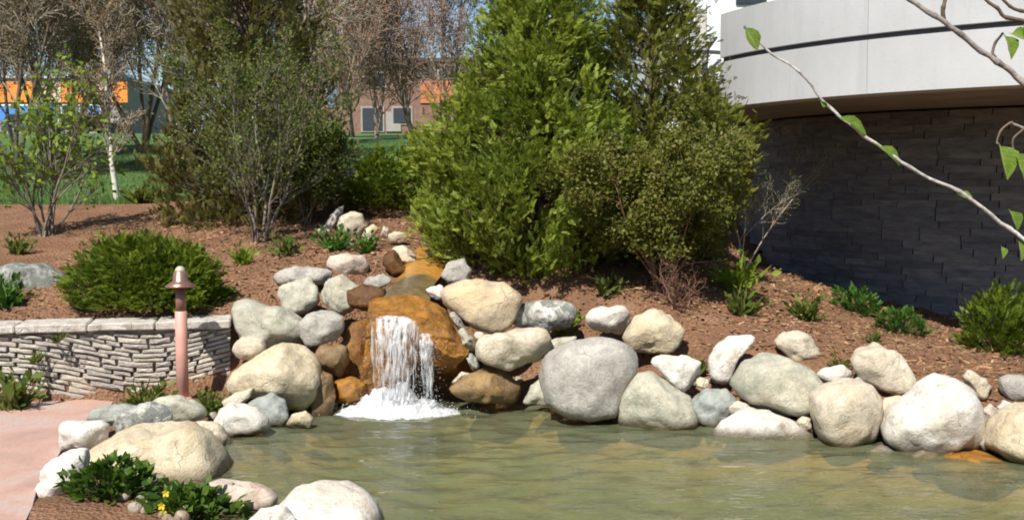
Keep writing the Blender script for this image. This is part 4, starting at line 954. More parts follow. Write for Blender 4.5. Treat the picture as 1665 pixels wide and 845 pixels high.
def car(name, label, loc, rz, col, L=4.4, Wd=1.8, Hh=1.6):
    e = empty(name, loc, rz); tag(e, label, 'car', 'cars parked behind the lawn')
    pm = plain(name + '_paint', col, 0.25, 0.3, var=.05, bmp=0); b_, s_ = .32, Hh
    def prof(pts, w, nm, mat, par, off=0, bev=.06):
        bm = bmesh.new(); l_ = [bm.verts.new((x, -w / 2, z)) for x, z in pts]; r_ = [bm.verts.new((x, w / 2, z)) for x, z in pts]; n = len(pts)
        bm.faces.new(l_); bm.faces.new(r_[::-1])
        for i in range(n): bm.faces.new((l_[i], r_[i], r_[(i + 1) % n], l_[(i + 1) % n]))
        bmesh.ops.recalc_face_normals(bm, faces=bm.faces[:]); bmesh.ops.bevel(bm, geom=bm.edges[:], offset=bev, segments=2, affect='EDGES')
        return link(nm, bm_mesh(nm, bm), mat, par)
    h = L / 2
    bd = prof([(-h, .35), (h, .35), (h, .75), (h - .1, .9), (h * .45, .98), (-h + .05, 1.0), (-h, .7)], Wd, 'body', pm, e)
    prof([(-h + .12, .97), (h * .42, .96), (h * .12, s_), (-h + .45, s_)], Wd - .22, 'cabin', pm, e, bev=.05)
    for sgn in (-1, 1):
        prof([(-h + .42, 1.03), (h * .30, 1.02), (h * .08, s_ - .1), (-h + .58, s_ - .1)], .02, 'window', M_dk, e, bev=.004).location = (0, sgn * (Wd / 2 - .105), 0)
    link('rear_window', box_mesh('rear_window', (0, 0, 0), (.02, Wd - .5, .36), .005), M_dk, e).location = (-h + .27, 0, 1.27)
    link('windshield', box_mesh('windshield', (0, 0, 0), (.02, Wd - .45, .40), .005), M_dk, e).location = (h * .30, 0, 1.27)
    e.children[-1].rotation_euler = (0, -.7, 0)
    for sx in (-1, 1):
        for sy in (-1, 1):
            bm = bmesh.new(); lathe(bm, [(.20, -.1), (.32, -.1), (.34, -.06), (.34, .06), (.32, .1), (.20, .1)], 18); w_ = link('wheel', bm_mesh('wheel', bm), M_rubber, e)
            w_.location = (sx * h * .62, sy * (Wd / 2 - .1), .34); w_.rotation_euler = (math.pi / 2, 0, 0)
            bm = bmesh.new(); lathe(bm, [(.19, -.108), (.05, -.115), (.05, .115), (.19, .108)], 14); link('rim', bm_mesh('rim', bm), M_alloy, w_)
        for sy in (-1, 1):
            link('headlight' if sx > 0 else 'tail_light', box_mesh('light', (0, 0, 0), (.05, .3, .14), .01), M_alloy if sx > 0 else M_tail, e).location = (sx * (h - .01), sy * (Wd / 2 - .25), .78)
    return e
M_rubber = plain('tyre_rubber', (0.02, 0.02, 0.02), 0.9); M_alloy = plain('alloy', (0.5, 0.5, 0.5), 0.3, .6); M_tail = plain('tail_light_red', (0.4, 0.02, 0.02), 0.3)
for nm, lab, px, d, rz, colr in [('parked_car', 'dark charcoal car parked before the blue panels on the left', 152, 84, R(60), (0.02, 0.022, 0.026)), ('parked_car', 'slate blue car parked at the far left behind the twigs', 52, 86, R(25), (0.07, 0.09, 0.16))]:
    p = W(px, 210, d); car(nm, lab, (p.x, d, hz(p.x, d)), rz, colr)

# ------------------------------------------------------------------ vegetation builders
def tubes(segs, sides=5):
    """segs: list of (p0, p1, r0, r1) -> verts, quad faces"""
    P0 = np.array([s[0] for s in segs], float); P1 = np.array([s[1] for s in segs], float)
    r0 = np.array([s[2] for s in segs]); r1 = np.array([s[3] for s in segs]); n = len(segs)
    ax = P1 - P0; ln = np.linalg.norm(ax, axis=1, keepdims=True); ax = ax / (ln + 1e-9)
    ref = np.where(np.abs(ax[:, 2:3]) > 0.9, np.array([[1., 0, 0]]), np.array([[0, 0, 1.]]))
    s = np.cross(ref, ax); s /= np.linalg.norm(s, axis=1, keepdims=True) + 1e-9; t = np.cross(ax, s)
    an = np.arange(sides) * 2 * math.pi / sides; ca, sa = np.cos(an), np.sin(an)
    ring = s[:, None] * ca[None, :, None] + t[:, None] * sa[None, :, None]
    v = np.concatenate([P0[:, None] - ax[:, None] * (r0 * .4)[:, None, None] + ring * r0[:, None, None], P1[:, None] + ax[:, None] * (r1 * .4)[:, None, None] + ring * r1[:, None, None]], 1).reshape(-1, 3)
    k = np.arange(sides); k2 = (k + 1) % sides; base = (np.arange(n) * 2 * sides)[:, None]
    f = np.stack([base + k, base + k2, base + k2 + sides, base + k + sides], -1).reshape(-1, 4)
    return v, f
def rvec(rs): return Vector((rs.gauss(0, 1), rs.gauss(0, 1), rs.gauss(0, 1))).normalized()
def grow(segs, tips, rs, p, d, ln, r, lev, P):
    """a branch: wobbling segments with children; P holds the lists for each level"""
    n = P['n'][lev]; st = ln / n; q = p.copy(); v = d.normalized(); rr0 = r
    for i in range(n):
        v = (v + rvec(rs) * P['wob'][lev] + Vector((0, 0, P['up'][lev]))).normalized()
        q2 = q + v * st; rr1 = r * (1 - (1 - P['tap']) * (i + 1) / n)
        segs.append((q[:], q2[:], rr0, rr1, lev)); q, rr0 = q2, rr1
        if lev >= P.get('leaf_from', 99): tips.append((q.copy(), v.copy()))
        if lev + 1 < len(P['n']) and (i + 1) / n > P['from'][lev]:
            k = P['kids'][lev]; k = int(k) + (rs.random() < k - int(k))
            for _ in range(k):
                s = rvec(rs); s = (s - v * s.dot(v)).normalized(); a = P['ang'][lev] * rs.uniform(.7, 1.3)
                cd = v * math.cos(a) + s * math.sin(a)
                grow(segs, tips, rs, q, cd, ln * P['len'][lev] * rs.uniform(.6, 1.15) * (1 - .45 * i / n), max(rr1 * P['rad'][lev], .0012), lev + 1, P)
    tips.append((q.copy(), v.copy()))
LEAF = ([(0, 0, 0), (.5, .3, .06), (1, 0, -.05), (.5, -.3, .06)], [(0, 1, 2), (0, 2, 3)])
NEEDLE = ([(0, 0, 0), (.55, .10, .02), (1, 0, -.02), (.55, -.10, .02)], [(0, 1, 2), (0, 2, 3)])
def spray_template(seed, n=9, wid=.17):
    rs = random.Random(seed); V_, F_ = [], []
    def leaflet(p, a, ln, w):
        dx, dy = math.cos(a), math.sin(a); o_ = len(V_); dz = rs.uniform(-.05, .06)
        V_.extend([(p[0], p[1], p[2]), (p[0] + dx * ln * .5 - dy * w, p[1] + dy * ln * .5 + dx * w, p[2] + dz), (p[0] + dx * ln, p[1] + dy * ln, p[2] + dz * .3), (p[0] + dx * ln * .5 + dy * w, p[1] + dy * ln * .5 - dx * w, p[2] + dz)])
        F_.append((o_, o_ + 1, o_ + 2)); F_.append((o_, o_ + 2, o_ + 3))
    for i in range(n):
        t = i / (n - 1); sd = 1 if i % 2 else -1
        leaflet((t * .65, 0, .05 * math.sin(t * 3)), sd * rs.uniform(.45, .85) * (1 - .5 * t), .38 * (1.1 - .4 * t), wid * .42)
    leaflet((.55, 0, 0), 0, .45, wid * .45)
    return np.array(V_), np.array(F_)
SPR = [spray_template(i, 11, .13) for i in range(4)]
def join_arr(parts):
    V_, F_, o_ = [], [], 0
    for v, f in parts: V_.append(v); F_.append(f + o_); o_ += len(v)
    return np.concatenate(V_), np.concatenate(F_)
def conifer(name, label, px, py_base, d, prof, mat, barkm, plumes=420, per=15, size=.11, cat='tree', group=None, lump=.16, seed=1, depth_scale=1.0, up=.7):
    """prof: list of (photo y, half width in px); plumes of flat sprays over and through the crown"""
    rs = np.random.default_rng(seed); base = W(px, py_base, d); base.z = hz(base.x, d)
    hs = np.array([W(px, y, d).z - base.z for y, w in prof]); rs_ = np.array([w / FPX * d for y, w in prof]); o_ = np.argsort(hs); hs, rs_ = hs[o_], rs_[o_]
    e = empty(name, base); tag(e, label, cat, group)
    H_ = hs[-1]; segs = []
    for i in range(10): segs.append(((0, 0, -.1 + H_ * i / 11), (0.01 * i, .01, H_ * (i + 1) / 11), .055 * (1 - i / 11) + .006, .055 * (1 - (i + 1) / 11) + .005))
    cand = rs.uniform(hs[0], H_, 6000); wgt = np.interp(cand, hs, rs_); keep = rs.random(6000) < wgt / wgt.max(); ph = cand[keep][:plumes]; n = len(ph)
    az = rs.uniform(0, 2 * math.pi, n)
    # lumps of the outline
    lm = np.array([1 + lump * noise.noise(Vector((math.cos(a) * 2.1 + seed, math.sin(a) * 2.1, h * 2.2))) * 2 for a, h in zip(az, ph)])
    rad = np.interp(ph, hs, rs_) * np.clip(lm, .6, 1.25)
    fr = np.where(rs.random(n) < .74, rs.uniform(.80, 1.0, n), rs.uniform(.25, .8, n))
    out = np.stack([np.cos(az), np.sin(az) * depth_scale, np.zeros(n)], 1)
    pc = out * (rad * fr)[:, None] + np.stack([np.zeros(n), np.zeros(n), ph], 1)
    axis = out * .75 + np.array([0, 0, up]) + rs.normal(size=(n, 3)) * .28
    axis /= np.linalg.norm(axis, axis=1, keepdims=True)
    limbs = []
    for i in range(0, n, 2): limbs.append(((0, 0, max(0.02, ph[i] - rad[i] * .45)), tuple(pc[i]), .011, .003))
    parts = []
    for k in range(4):
        sel = np.arange(n)[k::4]; m = len(sel) * per
        pi = np.repeat(sel, per)
        off = rs.normal(size=(m, 3)) * np.array([.5, .5, .75]) * size * .95
        P_ = pc[pi] + off + axis[pi] * rs.uniform(-.7, .5, m)[:, None] * size
        A_ = axis[pi] + rs.normal(size=(m, 3)) * .42 + off * 2.0
        N_ = out[pi] + rs.normal(size=(m, 3)) * .8
        parts.append(instance(SPR[k][0] - np.array([.3, 0, 0]), SPR[k][1], basis(A_, N_), P_, size * rs.uniform(.6, 1.15, m)))
    v, f = join_arr(parts); link('crown', arr_mesh('crown', v, f), mat, e)
    v, f = tubes(segs); link('trunk', arr_mesh('trunk', v, f, True), barkm, e)
    v, f = tubes(limbs, 4); link('limbs', arr_mesh('limbs', v, f, True), barkm, e)['kind'] = 'stuff'
    return e
def leafy(name, label, px, py, d, P, mat, barkm, stems, height_, leaf=.035, leaves=3, lean=.5, r0=.012, cat='shrub', group=None, seed=3, tmpl=LEAF, jit=.03, lowleaf=.0, leafkeep=1.0):
    """several stems from one base, twigs, leaves at the twigs"""
    rs = random.Random(seed); base = W(px, py, d); base.z = hz(base.x, d) - .02
    e = empty(name, base); tag(e, label, cat, group); segs, tips = [], []
    for i in range(stems):
        a = 2 * math.pi * (i + rs.random() * .6) / stems; l = lean * rs.uniform(.25, 1.2)
        dv = Vector((math.cos(a) * l, math.sin(a) * l, 1)).normalized()
        grow(segs, tips, rs, Vector((rs.gauss(0, .03), rs.gauss(0, .03), 0)), dv, height_ * rs.uniform(.7, 1.1), r0 * rs.uniform(.7, 1.2), 0, P)
    big = [s for s in segs if s[4] <= 0]; small = [s for s in segs if s[4] > 0]
    v, f = tubes(big, 6); link('stems', arr_mesh('stems', v, f, True), barkm, e)
    if small: v, f = tubes(small, 4); link('twigs', arr_mesh('twigs', v, f, True), barkm, e)
    tips = [t for t in tips if t[0].z > lowleaf and rs.random() < leafkeep]
    if leaves and tips:
        tp = np.array([t[0][:] for t in tips]); td = np.array([t[1][:] for t in tips]); m = len(tp) * leaves
        g = np.random.default_rng(seed); P_ = np.repeat(tp, leaves, 0) + g.normal(size=(m, 3)) * jit
        A_ = np.repeat(td, leaves, 0) + g.normal(size=(m, 3)) * .8; N_ = g.normal(size=(m, 3)) + np.array([0, -.3, .8])
        v, f = instance(tmpl[0], tmpl[1], basis(A_, N_), P_, leaf * g.uniform(.55, 1.2, m)); link('leaves', arr_mesh('leaves', v, f), mat, e)
    return e
def mound(name, label, px, py, d, w, h, mat, n=900, leaf=.06, cat='plant', group=None, seed=5, tmpl=None, up=.5, depth=None, flat=.0):
    """low cushion of sprays or leaves, w and h in metres"""
    g = np.random.default_rng(seed); base = W(px, py, d); base.z = hz(base.x, d) - .01; e = empty(name, base); tag(e, label, cat, group)
    depth = depth or w * .8
    a = g.uniform(0, 2 * math.pi, n); u = g.uniform(0, 1, n); el = np.arcsin(u ** .8); rr = np.where(g.random(n) < .75, g.uniform(.82, 1.05, n), g.uniform(.3, .82, n))
    lm = np.array([1 + .45 * noise.noise(Vector((math.cos(q) * 2 + seed, math.sin(q) * 2, z * 2))) for q, z in zip(a, u)]); rr *= lm
    dirs = np.stack([np.cos(a) * np.cos(el), np.sin(a) * np.cos(el), np.sin(el)], 1)
    P_ = dirs * np.array([w / 2, depth / 2, h]) * rr[:, None]; P_[:, 2] = np.maximum(P_[:, 2], .01)
    A_ = dirs * np.array([1, 1, .6]) + np.array([0, 0, up]) + g.normal(size=(n, 3)) * .35; N_ = np.array([0, 0, 1.0]) + g.normal(size=(n, 3)) * .6
    parts = []
    for k in range(4):
        t = SPR[k] if tmpl is None else (np.array(tmpl[0]), np.array(tmpl[1])); s = slice(k, None, 4)
        parts.append(instance(t[0] - np.array([.4, 0, 0]), t[1], basis(A_[s], N_[s]), P_[s], leaf * g.uniform(.6, 1.25, len(P_[s]))))
    v, f = join_arr(parts); link('foliage', arr_mesh('foliage', v, f), mat, e)
    sg = [((0, 0, -.03), tuple(P_[i] * .85), .006, .002) for i in range(0, n, max(1, n // 40))]
    v, f = tubes(sg, 4); link('stems', arr_mesh('stems', v, f, True), MB['brown'], e)
    return e
def tuft(name, label, px, py, d, h, n, mat, cat='plant', group='small plants in the mulch', seed=9, spread=.6, wid=.08):
    """a clump of arching blades"""
    g = np.random.default_rng(seed); base = W(px, py, d); base.z = hz(base.x, d) - .005
    A_ = np.stack([g.normal(size=n) * spread, g.normal(size=n) * spread, np.ones(n)], 1); N_ = g.normal(size=(n, 3))
    P_ = np.stack([g.normal(size=n) * h * .12, g.normal(size=n) * h * .12, np.zeros(n)], 1)
    t = np.array([(0, -.5, 0), (0, .5, 0), (.45, .6, .06), (.45, -.6, .06), (1, 0, .28)]) * np.array([1, wid, 1])
    f3 = np.array([(0, 1, 2), (0, 2, 3), (3, 2, 4)])
    v1 = instance(t, f3, basis(A_, N_), P_, h * g.uniform(.5, 1.1, n))
    m = n; li = P_ + A_ / np.linalg.norm(A_, axis=1, keepdims=True) * (h * g.uniform(.3, 1, n))[:, None]
    v2 = instance(LEAF[0], np.array(LEAF[1]), basis(A_ + g.normal(size=(n, 3)) * .8, g.normal(size=(n, 3)) + np.array([0, 0, 1])), li, h * .3 * g.uniform(.6, 1.2, n))
    v, f = join_arr([v1, v2])
    o = link(name, arr_mesh(name, v, f), mat); o.location = base; return tag(o, label, cat, group)

# ------------------------------------------------------------------ main evergreens
conifer('arborvitae_tree', 'tall bright green arborvitae above the waterfall', 872, 438, 8.95, [(436, 85), (400, 140), (350, 172), (300, 192), (255, 196), (215, 160), (170, 128), (120, 104), (60, 88), (0, 76), (-60, 58), (-120, 30), (-160, 6)], ML['arbor'], MB['brown'], 760, 36, .092, seed=11, lump=.26)
conifer('arborvitae_tree', 'olive green arborvitae behind the olive shrub next to the terrace', 1055, 420, 9.45, [(420, 90), (380, 130), (330, 158), (270, 165), (210, 152), (150, 122), (100, 96), (40, 68), (-20, 50), (-80, 30), (-120, 5)], ML['arbor2'], MB['brown'], 640, 30, .088, seed=12, lump=.22)
conifer('dark_conifer', 'dark olive conifer behind the bare grey shrub on the left', 405, 392, 11.2, [(390, 100), (350, 142), (300, 150), (250, 142), (200, 125), (140, 112), (80, 106), (20, 104), (-40, 92), (-120, 60), (-200, 8)], ML['darkcon'], MB['brown'], 760, 22, .10, seed=13, lump=.3, up=1.1)
PS = dict(n=[6, 5, 4, 3], wob=[.14, .2, .25, .3], up=[.03, .04, .03, .02], tap=.35, kids=[1.7, 1.7, 1.4], ang=[.65, .7, .8], len=[.5, .5, .5], rad=[.6, .6, .6])
PS['from'] = [.25, .2, .2]; PS['leaf_from'] = 2
leafy('olive_shrub', 'rounded olive leaved shrub in front of the arborvitae', 1075, 462, 8.35, PS, ML['olive'], MB['red'], 11, .98, leaf=.036, leaves=5, lean=.85, r0=.013, seed=21, jit=.035, lowleaf=.32)
PD = dict(n=[4, 4, 3], wob=[.2, .25, .3], up=[.0, .0, .0], tap=.4, kids=[1.5, 1.5], ang=[.8, .8], len=[.55, .5], rad=[.6, .6]); PD['from'] = [.1, .2]
leafy('twiggy_shrub', 'low reddish bare twigged bush under the olive shrub', 1095, 478, 8.0, PD, ML['olive'], MB['red'], 9, .34, leaf=.02, leaves=1, lean=1.0, r0=.007, seed=22, leafkeep=.3)
PB = dict(n=[7, 6, 4, 3], wob=[.10, .15, .2, .25], up=[.05, .05, .04, .03], tap=.35, kids=[1.3, 1.4, 1.2], ang=[.5, .55, .7], len=[.55, .5, .45], rad=[.6, .6, .6]); PB['from'] = [.2, .2, .2]; PB['leaf_from'] = 3
PV = dict(PB); PV['wob'] = [.17, .22, .28, .3]; PV['kids'] = [1.5, 1.5, 1.3]
leafy('bare_shrub', 'large vase shaped shrub of bare grey stems left of the stream', 425, 412, 9.7, PV, ML['weed'], MB['stem'], 7, 1.5, leaf=.034, leaves=2, lean=.62, r0=.015, seed=23, leafkeep=.45)
leafy('bare_shrub', 'sparse shrub with yellow green young leaves at the far left', 70, 372, 10.6, PV, ML['fresh'], MB['stem'], 9, 1.25, leaf=.07, leaves=1, lean=.45, r0=.014, seed=24, leafkeep=.13)
leafy('bare_shrub', 'thin twiggy shrub before the dark wall right of the arborvitae', 1212, 352, 9.6, PB, ML['weed'], MB['grey'], 4, .95, leaf=.022, leaves=1, lean=.5, r0=.007, seed=25, leafkeep=.5)
leafy('bare_shrub', 'green budding shrub right of the dark conifer above the stream', 500, 385, 10.4, PB, ML['weed'], MB['brown'], 7, .85, leaf=.04, leaves=2, lean=.5, r0=.010, seed=26, leafkeep=.9)
mound('juniper_bush', 'wide feathery green juniper spilling over the stone wall', 252, 512, 8.22, 1.12, .46, ML['juniper'], 6000, .08, seed=31, up=.2, depth=.95, cat='shrub')
mound('juniper_bush', 'green juniper on the slope behind the stream stones', 628, 352, 11.0, .80, .52, ML['juniper'], 3200, .085, seed=32, up=.2, depth=.9, cat='shrub')
mound('low_juniper', 'bright green mound nearest the dark wall on the right', 1393, 518, 8.75, .42, .20, ML['mound'], 420, .07, seed=33, up=.3, cat='shrub', group='low green mounds on the right bank')
mound('low_juniper', 'bright green mound above the upper oval cream boulder', 1462, 552, 8.25, .40, .19, ML['mound'], 420, .07, seed=34, up=.3, cat='shrub', group='low green mounds on the right bank')
mound('low_juniper', 'taller dark green bush before the wall near the right edge', 1622, 578, 8.05, .56, .46, ML['juniper'], 900, .10, seed=35, up=.8, cat='shrub', group='low green mounds on the right bank')

# ------------------------------------------------------------------ bare trees behind
PT = dict(n=[8, 6, 5, 4], wob=[.09, .16, .22, .28], up=[.05, .07, .06, .04], tap=.3, kids=[2.0, 1.9, 1.6], ang=[.5, .6, .7], len=[.46, .5, .48], rad=[.5, .55, .65]); PT['from'] = [.05, .1, .1]; PT['leaf_from'] = 3
TREES = {}
PT2 = dict(PT); PT2['from'] = [.24, .1, .1]; PT2['kids'] = [2.2, 2.0, 1.7]
def bare_tree(kind, label, px, py, d, h, barkm, budm, r0=.07, seed=1, rz=0, sc=1.0, bud=.05, buds=1, keep=.7, sunk=.05, twigr=1.0, stems=1, minr=.0):
    base = W(px, py, d); base.z = hz(base.x, d) - sunk
    if kind not in TREES:
        rs = random.Random(seed); segs, tips = [], []
        for q_ in range(stems):
            ln_ = .0 if stems == 1 else .2
            grow(segs, tips, rs, Vector((0, 0, 0)), Vector((rs.gauss(0, .04 + ln_), rs.gauss(0, .04 + ln_), 1)), h * rs.uniform(.8, 1.05), r0 * rs.uniform(.8, 1.1), 0, PT if kind == 'rose' else PT2)
        v, f = tubes([s for s in segs if s[4] == 0], 7); tm = arr_mesh('trunk', v, f, True); tm.materials.append(barkm[0])
        sm = [(s[0], s[1], max(minr, s[2] * twigr), max(minr, s[3] * twigr)) for s in segs if s[4] > 0]
        v, f = tubes(sm, 4); cm = arr_mesh('branches', v, f, True); cm.materials.append(barkm[1])
        tp = np.array([t[0][:] for t in tips if rs.random() < keep]); m = len(tp) * buds; g = np.random.default_rng(seed)
        v, f = instance(LEAF[0], np.array(LEAF[1]), basis(g.normal(size=(m, 3)), g.normal(size=(m, 3))), np.repeat(tp, buds, 0) + g.normal(size=(m, 3)) * bud * .8, bud * g.uniform(.5, 1.2, m))
        lm = arr_mesh('crown', v, f); lm.materials.append(budm); TREES[kind] = (tm, cm, lm)
    e = empty('bare_tree', base, rz); e.scale = (sc, sc, sc); tag(e, label, 'tree', 'bare trees behind the garden')
    for nm, me in zip(('trunk', 'branches', 'crown'), TREES[kind]):
        o = bpy.data.objects.new(nm, me); COL.objects.link(o); o.parent = e
    return e
PALE, BRN, ROSE = (MB['pale'], MB['grey']), (MB['brown'], MB['grey']), (MB['rose'], MB['rose'])
bare_tree('pale', 'slender young tree with whitish trunk on the lawn', 190, 322, 14, 2.6, PALE, ML['bud_tan'], .036, seed=41, bud=.04, buds=1, keep=.5, minr=.003)
bare_tree('tan', 'bare tan budded tree with dark trunk at the far left', 30, 300, 16.5, 4.4, BRN, ML['bud_tan'], .034, seed=42, bud=.045, buds=1, keep=.6, stems=4, minr=.0042)
bare_tree('tan', 'bare tan budded tree behind the young whitish trunk', 115, 280, 18, 4.4, BRN, ML['bud_tan'], rz=1.3, sc=1.05)
bare_tree('tan', 'bare tan budded tree just left of the dark conifer', 285, 290, 17, 4.4, BRN, ML['bud_tan'], rz=2.6, sc=1.1)
bare_tree('tan', 'bare tan budded tree rising behind the dark conifer', 420, 280, 19, 4.4, BRN, ML['bud_tan'], rz=4.0, sc=1.25)
bare_tree('tan', 'bare tan budded tree farther back between the two left dark trunks', 70, 270, 21, 4.4, BRN, ML['bud_tan'], rz=3.3, sc=1.3)
bare_tree('tan', 'bare tan budded tree farther back right of the whitish trunk', 235, 265, 22, 4.4, BRN, ML['bud_tan'], rz=0.6, sc=1.4)
bare_tree('tan', 'bare tan budded tree cut by the left picture edge', -40, 285, 19, 4.4, BRN, ML['bud_tan'], rz=5.0, sc=1.2)
bare_tree('rose', 'rose brown bare tree just right of the dark conifer', 540, 235, 27, 6.0, ROSE, ML['bud_rose'], .045, seed=43, bud=.075, buds=1, keep=.35, stems=2, minr=.006)
for px, d, rz, sc, lab in [(612, 29, 1.1, 1.08, 'rose brown bare tree with dark trunk in the middle gap'), (575, 33, 2.0, 1.2, 'rose brown bare tree farther back before the brick wall'), (672, 31, 2.9, 1.1, 'rose brown bare tree centred on the orange wall panel'), (735, 28, 4.2, .98, 'rose brown bare tree touching the left side of the bright arborvitae'), (505, 32, 5.1, 1.2, 'rose brown bare tree partly behind the dark conifer')]:
    bare_tree('rose', lab, px, 232, d, 6.0, ROSE, ML['bud_rose'], rz=rz, sc=sc)

# ------------------------------------------------------------------ small plants
for i, (px, py, d, h, n, m_, lab) in enumerate([
 (240, 652, 7.1, .20, 90, 'weed', 'bushy green plant at the wall foot left of the path light'), (345, 650, 7.2, .17, 70, 'weed', 'green plant at the wall foot right of the path light'),
 (20, 655, 7.2, .30, 60, 'weed', 'tall weed against the stone wall at the left edge'), (940, 545, 7.75, .16, 50, 'weed', 'green weed between the lichen rock and bright white rock'),
 (1128, 572, 7.45, .15, 50, 'weed', 'green weed right of the yellowish tan boulder'), (1205, 520, 7.95, .20, 60, 'weed', 'green weed on the mulch above the tusk shaped rock'),
 (1195, 470, 8.5, .30, 60, 'fresh', 'taller pale green weed left of the wall shadow'), (1312, 525, 8.1, .20, 60, 'weed', 'sparse green weed left of the bright green mounds'),
 (1420, 560, 7.7, .12, 30, 'weed', 'small weed below the two bright green mounds'), (1365, 590, 7.2, .13, 36, 'weed', 'small weed above the small white oval rock'),
 (915, 475, 8.15, .22, 60, 'fresh', 'leafy weed on the mulch below the bright arborvitae'), (835, 470, 8.15, .14, 40, 'weed', 'small weed behind the peach tan boulder'),
 (595, 412, 9.2, .18, 60, 'mound', 'dark green leafy plant by the round cream stone'), (545, 408, 9.3, .22, 70, 'mound', 'dark green plant under the budding shrub'),
 (465, 420, 9.2, .20, 60, 'weed', 'green plant at the foot of the bare grey shrub'), (395, 425, 9.0, .18, 50, 'fresh', 'pale green plant right of the wide juniper'),
 (985, 462, 8.25, .18, 50, 'weed', 'green weed under the left side of the olive shrub'), (30, 395, 9.8, .2, 50, 'weed', 'green weed above the lichen covered boulder'),
 (10, 505, 8.25, .24, 70, 'mound', 'dark green plant below the lichen covered boulder'), (230, 330, 13, .3, 60, 'weed', 'green plant beside the whitish trunk')]):
    tuft('weed_plant', lab, px, py, d, h, n, ML[m_], seed=60 + i, spread=.75, wid=.11)
# little plants growing out of the wall joints
for i, (px, py, h, lab) in enumerate([(92, 556, .09, 'small green sprig growing from a joint of the stone wall'), (55, 590, .10, 'green trailing sprig on the left part of the stone wall')]):
    p = W(px, py, 7.30 + px / 900); o = tuft('wall_sprig', lab, px, py, p.y, h, 26, ML['weed'], seed=90 + i, spread=1.0, wid=.12); o.location = p
# pansy clumps with flowers
def pansy(px, py, d, w, h, lab, flowers, seed):
    e = mound('pansy_clump', lab, px, py, d, w, h, ML['pansy'], 520, .062, cat='flowers', group='flower clumps in the left foreground', seed=seed, tmpl=LEAF, up=.25, depth=w * .7)
    l = Matrix.Translation(e.location).inverted()
    for fx_, fy_, m_ in flowers:
        c = l @ W(fx_, fy_, d - w * .33); rs = random.Random(int(fx_)); V_, F_ = [], []
        for k in range(5):
            a = 2 * math.pi * k / 5 + .3; s = .012 if m_ == 'yellow' else .011
            u = Vector((math.cos(a), -.25, math.sin(a))); t = Vector((-math.sin(a), 0, math.cos(a))); o_ = len(V_)
            V_ += [c[:], (c + u * s - t * s * .6)[:], (c + u * s * 1.6 + Vector((0, -.004, 0)))[:], (c + u * s + t * s * .6)[:]]; F_ += [(o_, o_ + 1, o_ + 2), (o_, o_ + 2, o_ + 3)]
        link('flower', py_mesh('flower', V_, F_), ML[m_], e)
    return e
pansy(182, 846, 5.15, .44, .19, 'green leafy clump at the bottom left without yellow flowers', [(222, 824, 'purple'), (214, 832, 'purple')], 71)
pansy(308, 850, 5.0, .46, .17, 'green leafy clump with two bright yellow flowers at the bottom', [(263, 822, 'yellow'), (266, 833, 'yellow'), (270, 779 + 22, 'yellow')], 72)

# ------------------------------------------------------------------ overhanging branches of a tree standing right of the picture
ft = empty('overhanging_tree', (2.05, 2.7, hz(2.05, 2.7))); tag(ft, 'pale twigged tree reaching bare branches and a few leaves in from the right', 'tree')
inv = Matrix.Translation(ft.location).inverted()
def limb(name, pts, r0, r1, mat, sides=7):
    """smooth curved branch through world points"""
    P_ = [inv @ p for p in pts]; Q = []
    for i in range(len(P_) - 1):
        a, b, c, d_ = P_[max(0, i - 1)], P_[i], P_[i + 1], P_[min(len(P_) - 1, i + 2)]
        for k in range(5):
            t = k / 5; Q.append(0.5 * ((2 * b) + (c - a) * t + (2 * a - 5 * b + 4 * c - d_) * t * t + (3 * b - a - 3 * c + d_) * t ** 3))
    Q.append(P_[-1]); n = len(Q) - 1; sg = []
    if r0 < .02: Q = [q + noise.noise_vector(q * 9 + Vector((r0 * 999, 0, 0))) * .010 * (1 if 0 < i < n else 0) + noise.noise_vector(q * 31) * .0035 * (1 if 0 < i < n else 0) for i, q in enumerate(Q)]
    rr = [(r0 + (r1 - r0) * i / n) * (1 + .13 * noise.noise(Vector((i * .9, r0 * 900, 1))) + (.25 if i % 5 == 0 else 0)) for i in range(n + 1)]
    for i in range(n): sg.append((Q[i][:], Q[i + 1][:], rr[i], rr[i + 1]))
    v, f = tubes(sg, sides); return link(name, arr_mesh(name, v, f, True), mat, ft)
top = Vector((2.05, 2.7, 2.9))
limb('trunk', [Vector((2.05, 2.7, 0)), Vector((2.02, 2.68, .8)), Vector((2.08, 2.7, 1.7)), Vector((2.04, 2.72, 2.5)), Vector((2.1, 2.75, 3.4))], .065, .03, MB['grey'], 10)
D1 = 2.5
limb('branch', [Vector((2.05, 2.70, 1.15)), Vector((1.7, 2.6, 1.25)), W(1720, 415, D1), W(1640, 372, D1), W(1560, 318, D1), W(1480, 275, D1 + .02), W(1410, 222, D1 + .02), W(1345, 172, D1 + .05), W(1300, 118, D1 + .05), W(1255, 85, D1 + .05), W(1210, 45, D1 + .05)], .0055, .0022, MB['twig'])
limb('branch', [Vector((2.04, 2.7, 1.55)), W(1760, 200, D1), W(1665, 132, D1), W(1620, 95, D1), W(1560, 55, D1), W(1520, 25, D1), W(1470, -8, D1), W(1420, -50, D1)], .0075, .0048, MB['stem2'])
M_dt = MB['brown']
limb('twig', [W(1533, 35, D1), W(1531, 12, D1), W(1536, -12, D1)], .005, .004, M_dt)
limb('twig', [W(1618, 93, D1), W(1622, 72, D1), W(1630, 55, D1 - .02)], .0035, .0025, M_dt)
limb('twig', [W(1700, 40, D1 + .1), W(1640, 25, D1 + .1), W(1620, 10, D1 + .1), W(1590, -10, D1 + .1)], .005, .0035, M_dt)
limb('twig', [W(1720, 20, D1 + .1), W(1660, 15, D1 + .1), W(1640, 8, D1 + .1), W(1618, -8, D1 + .1)], .0045, .003, M_dt)
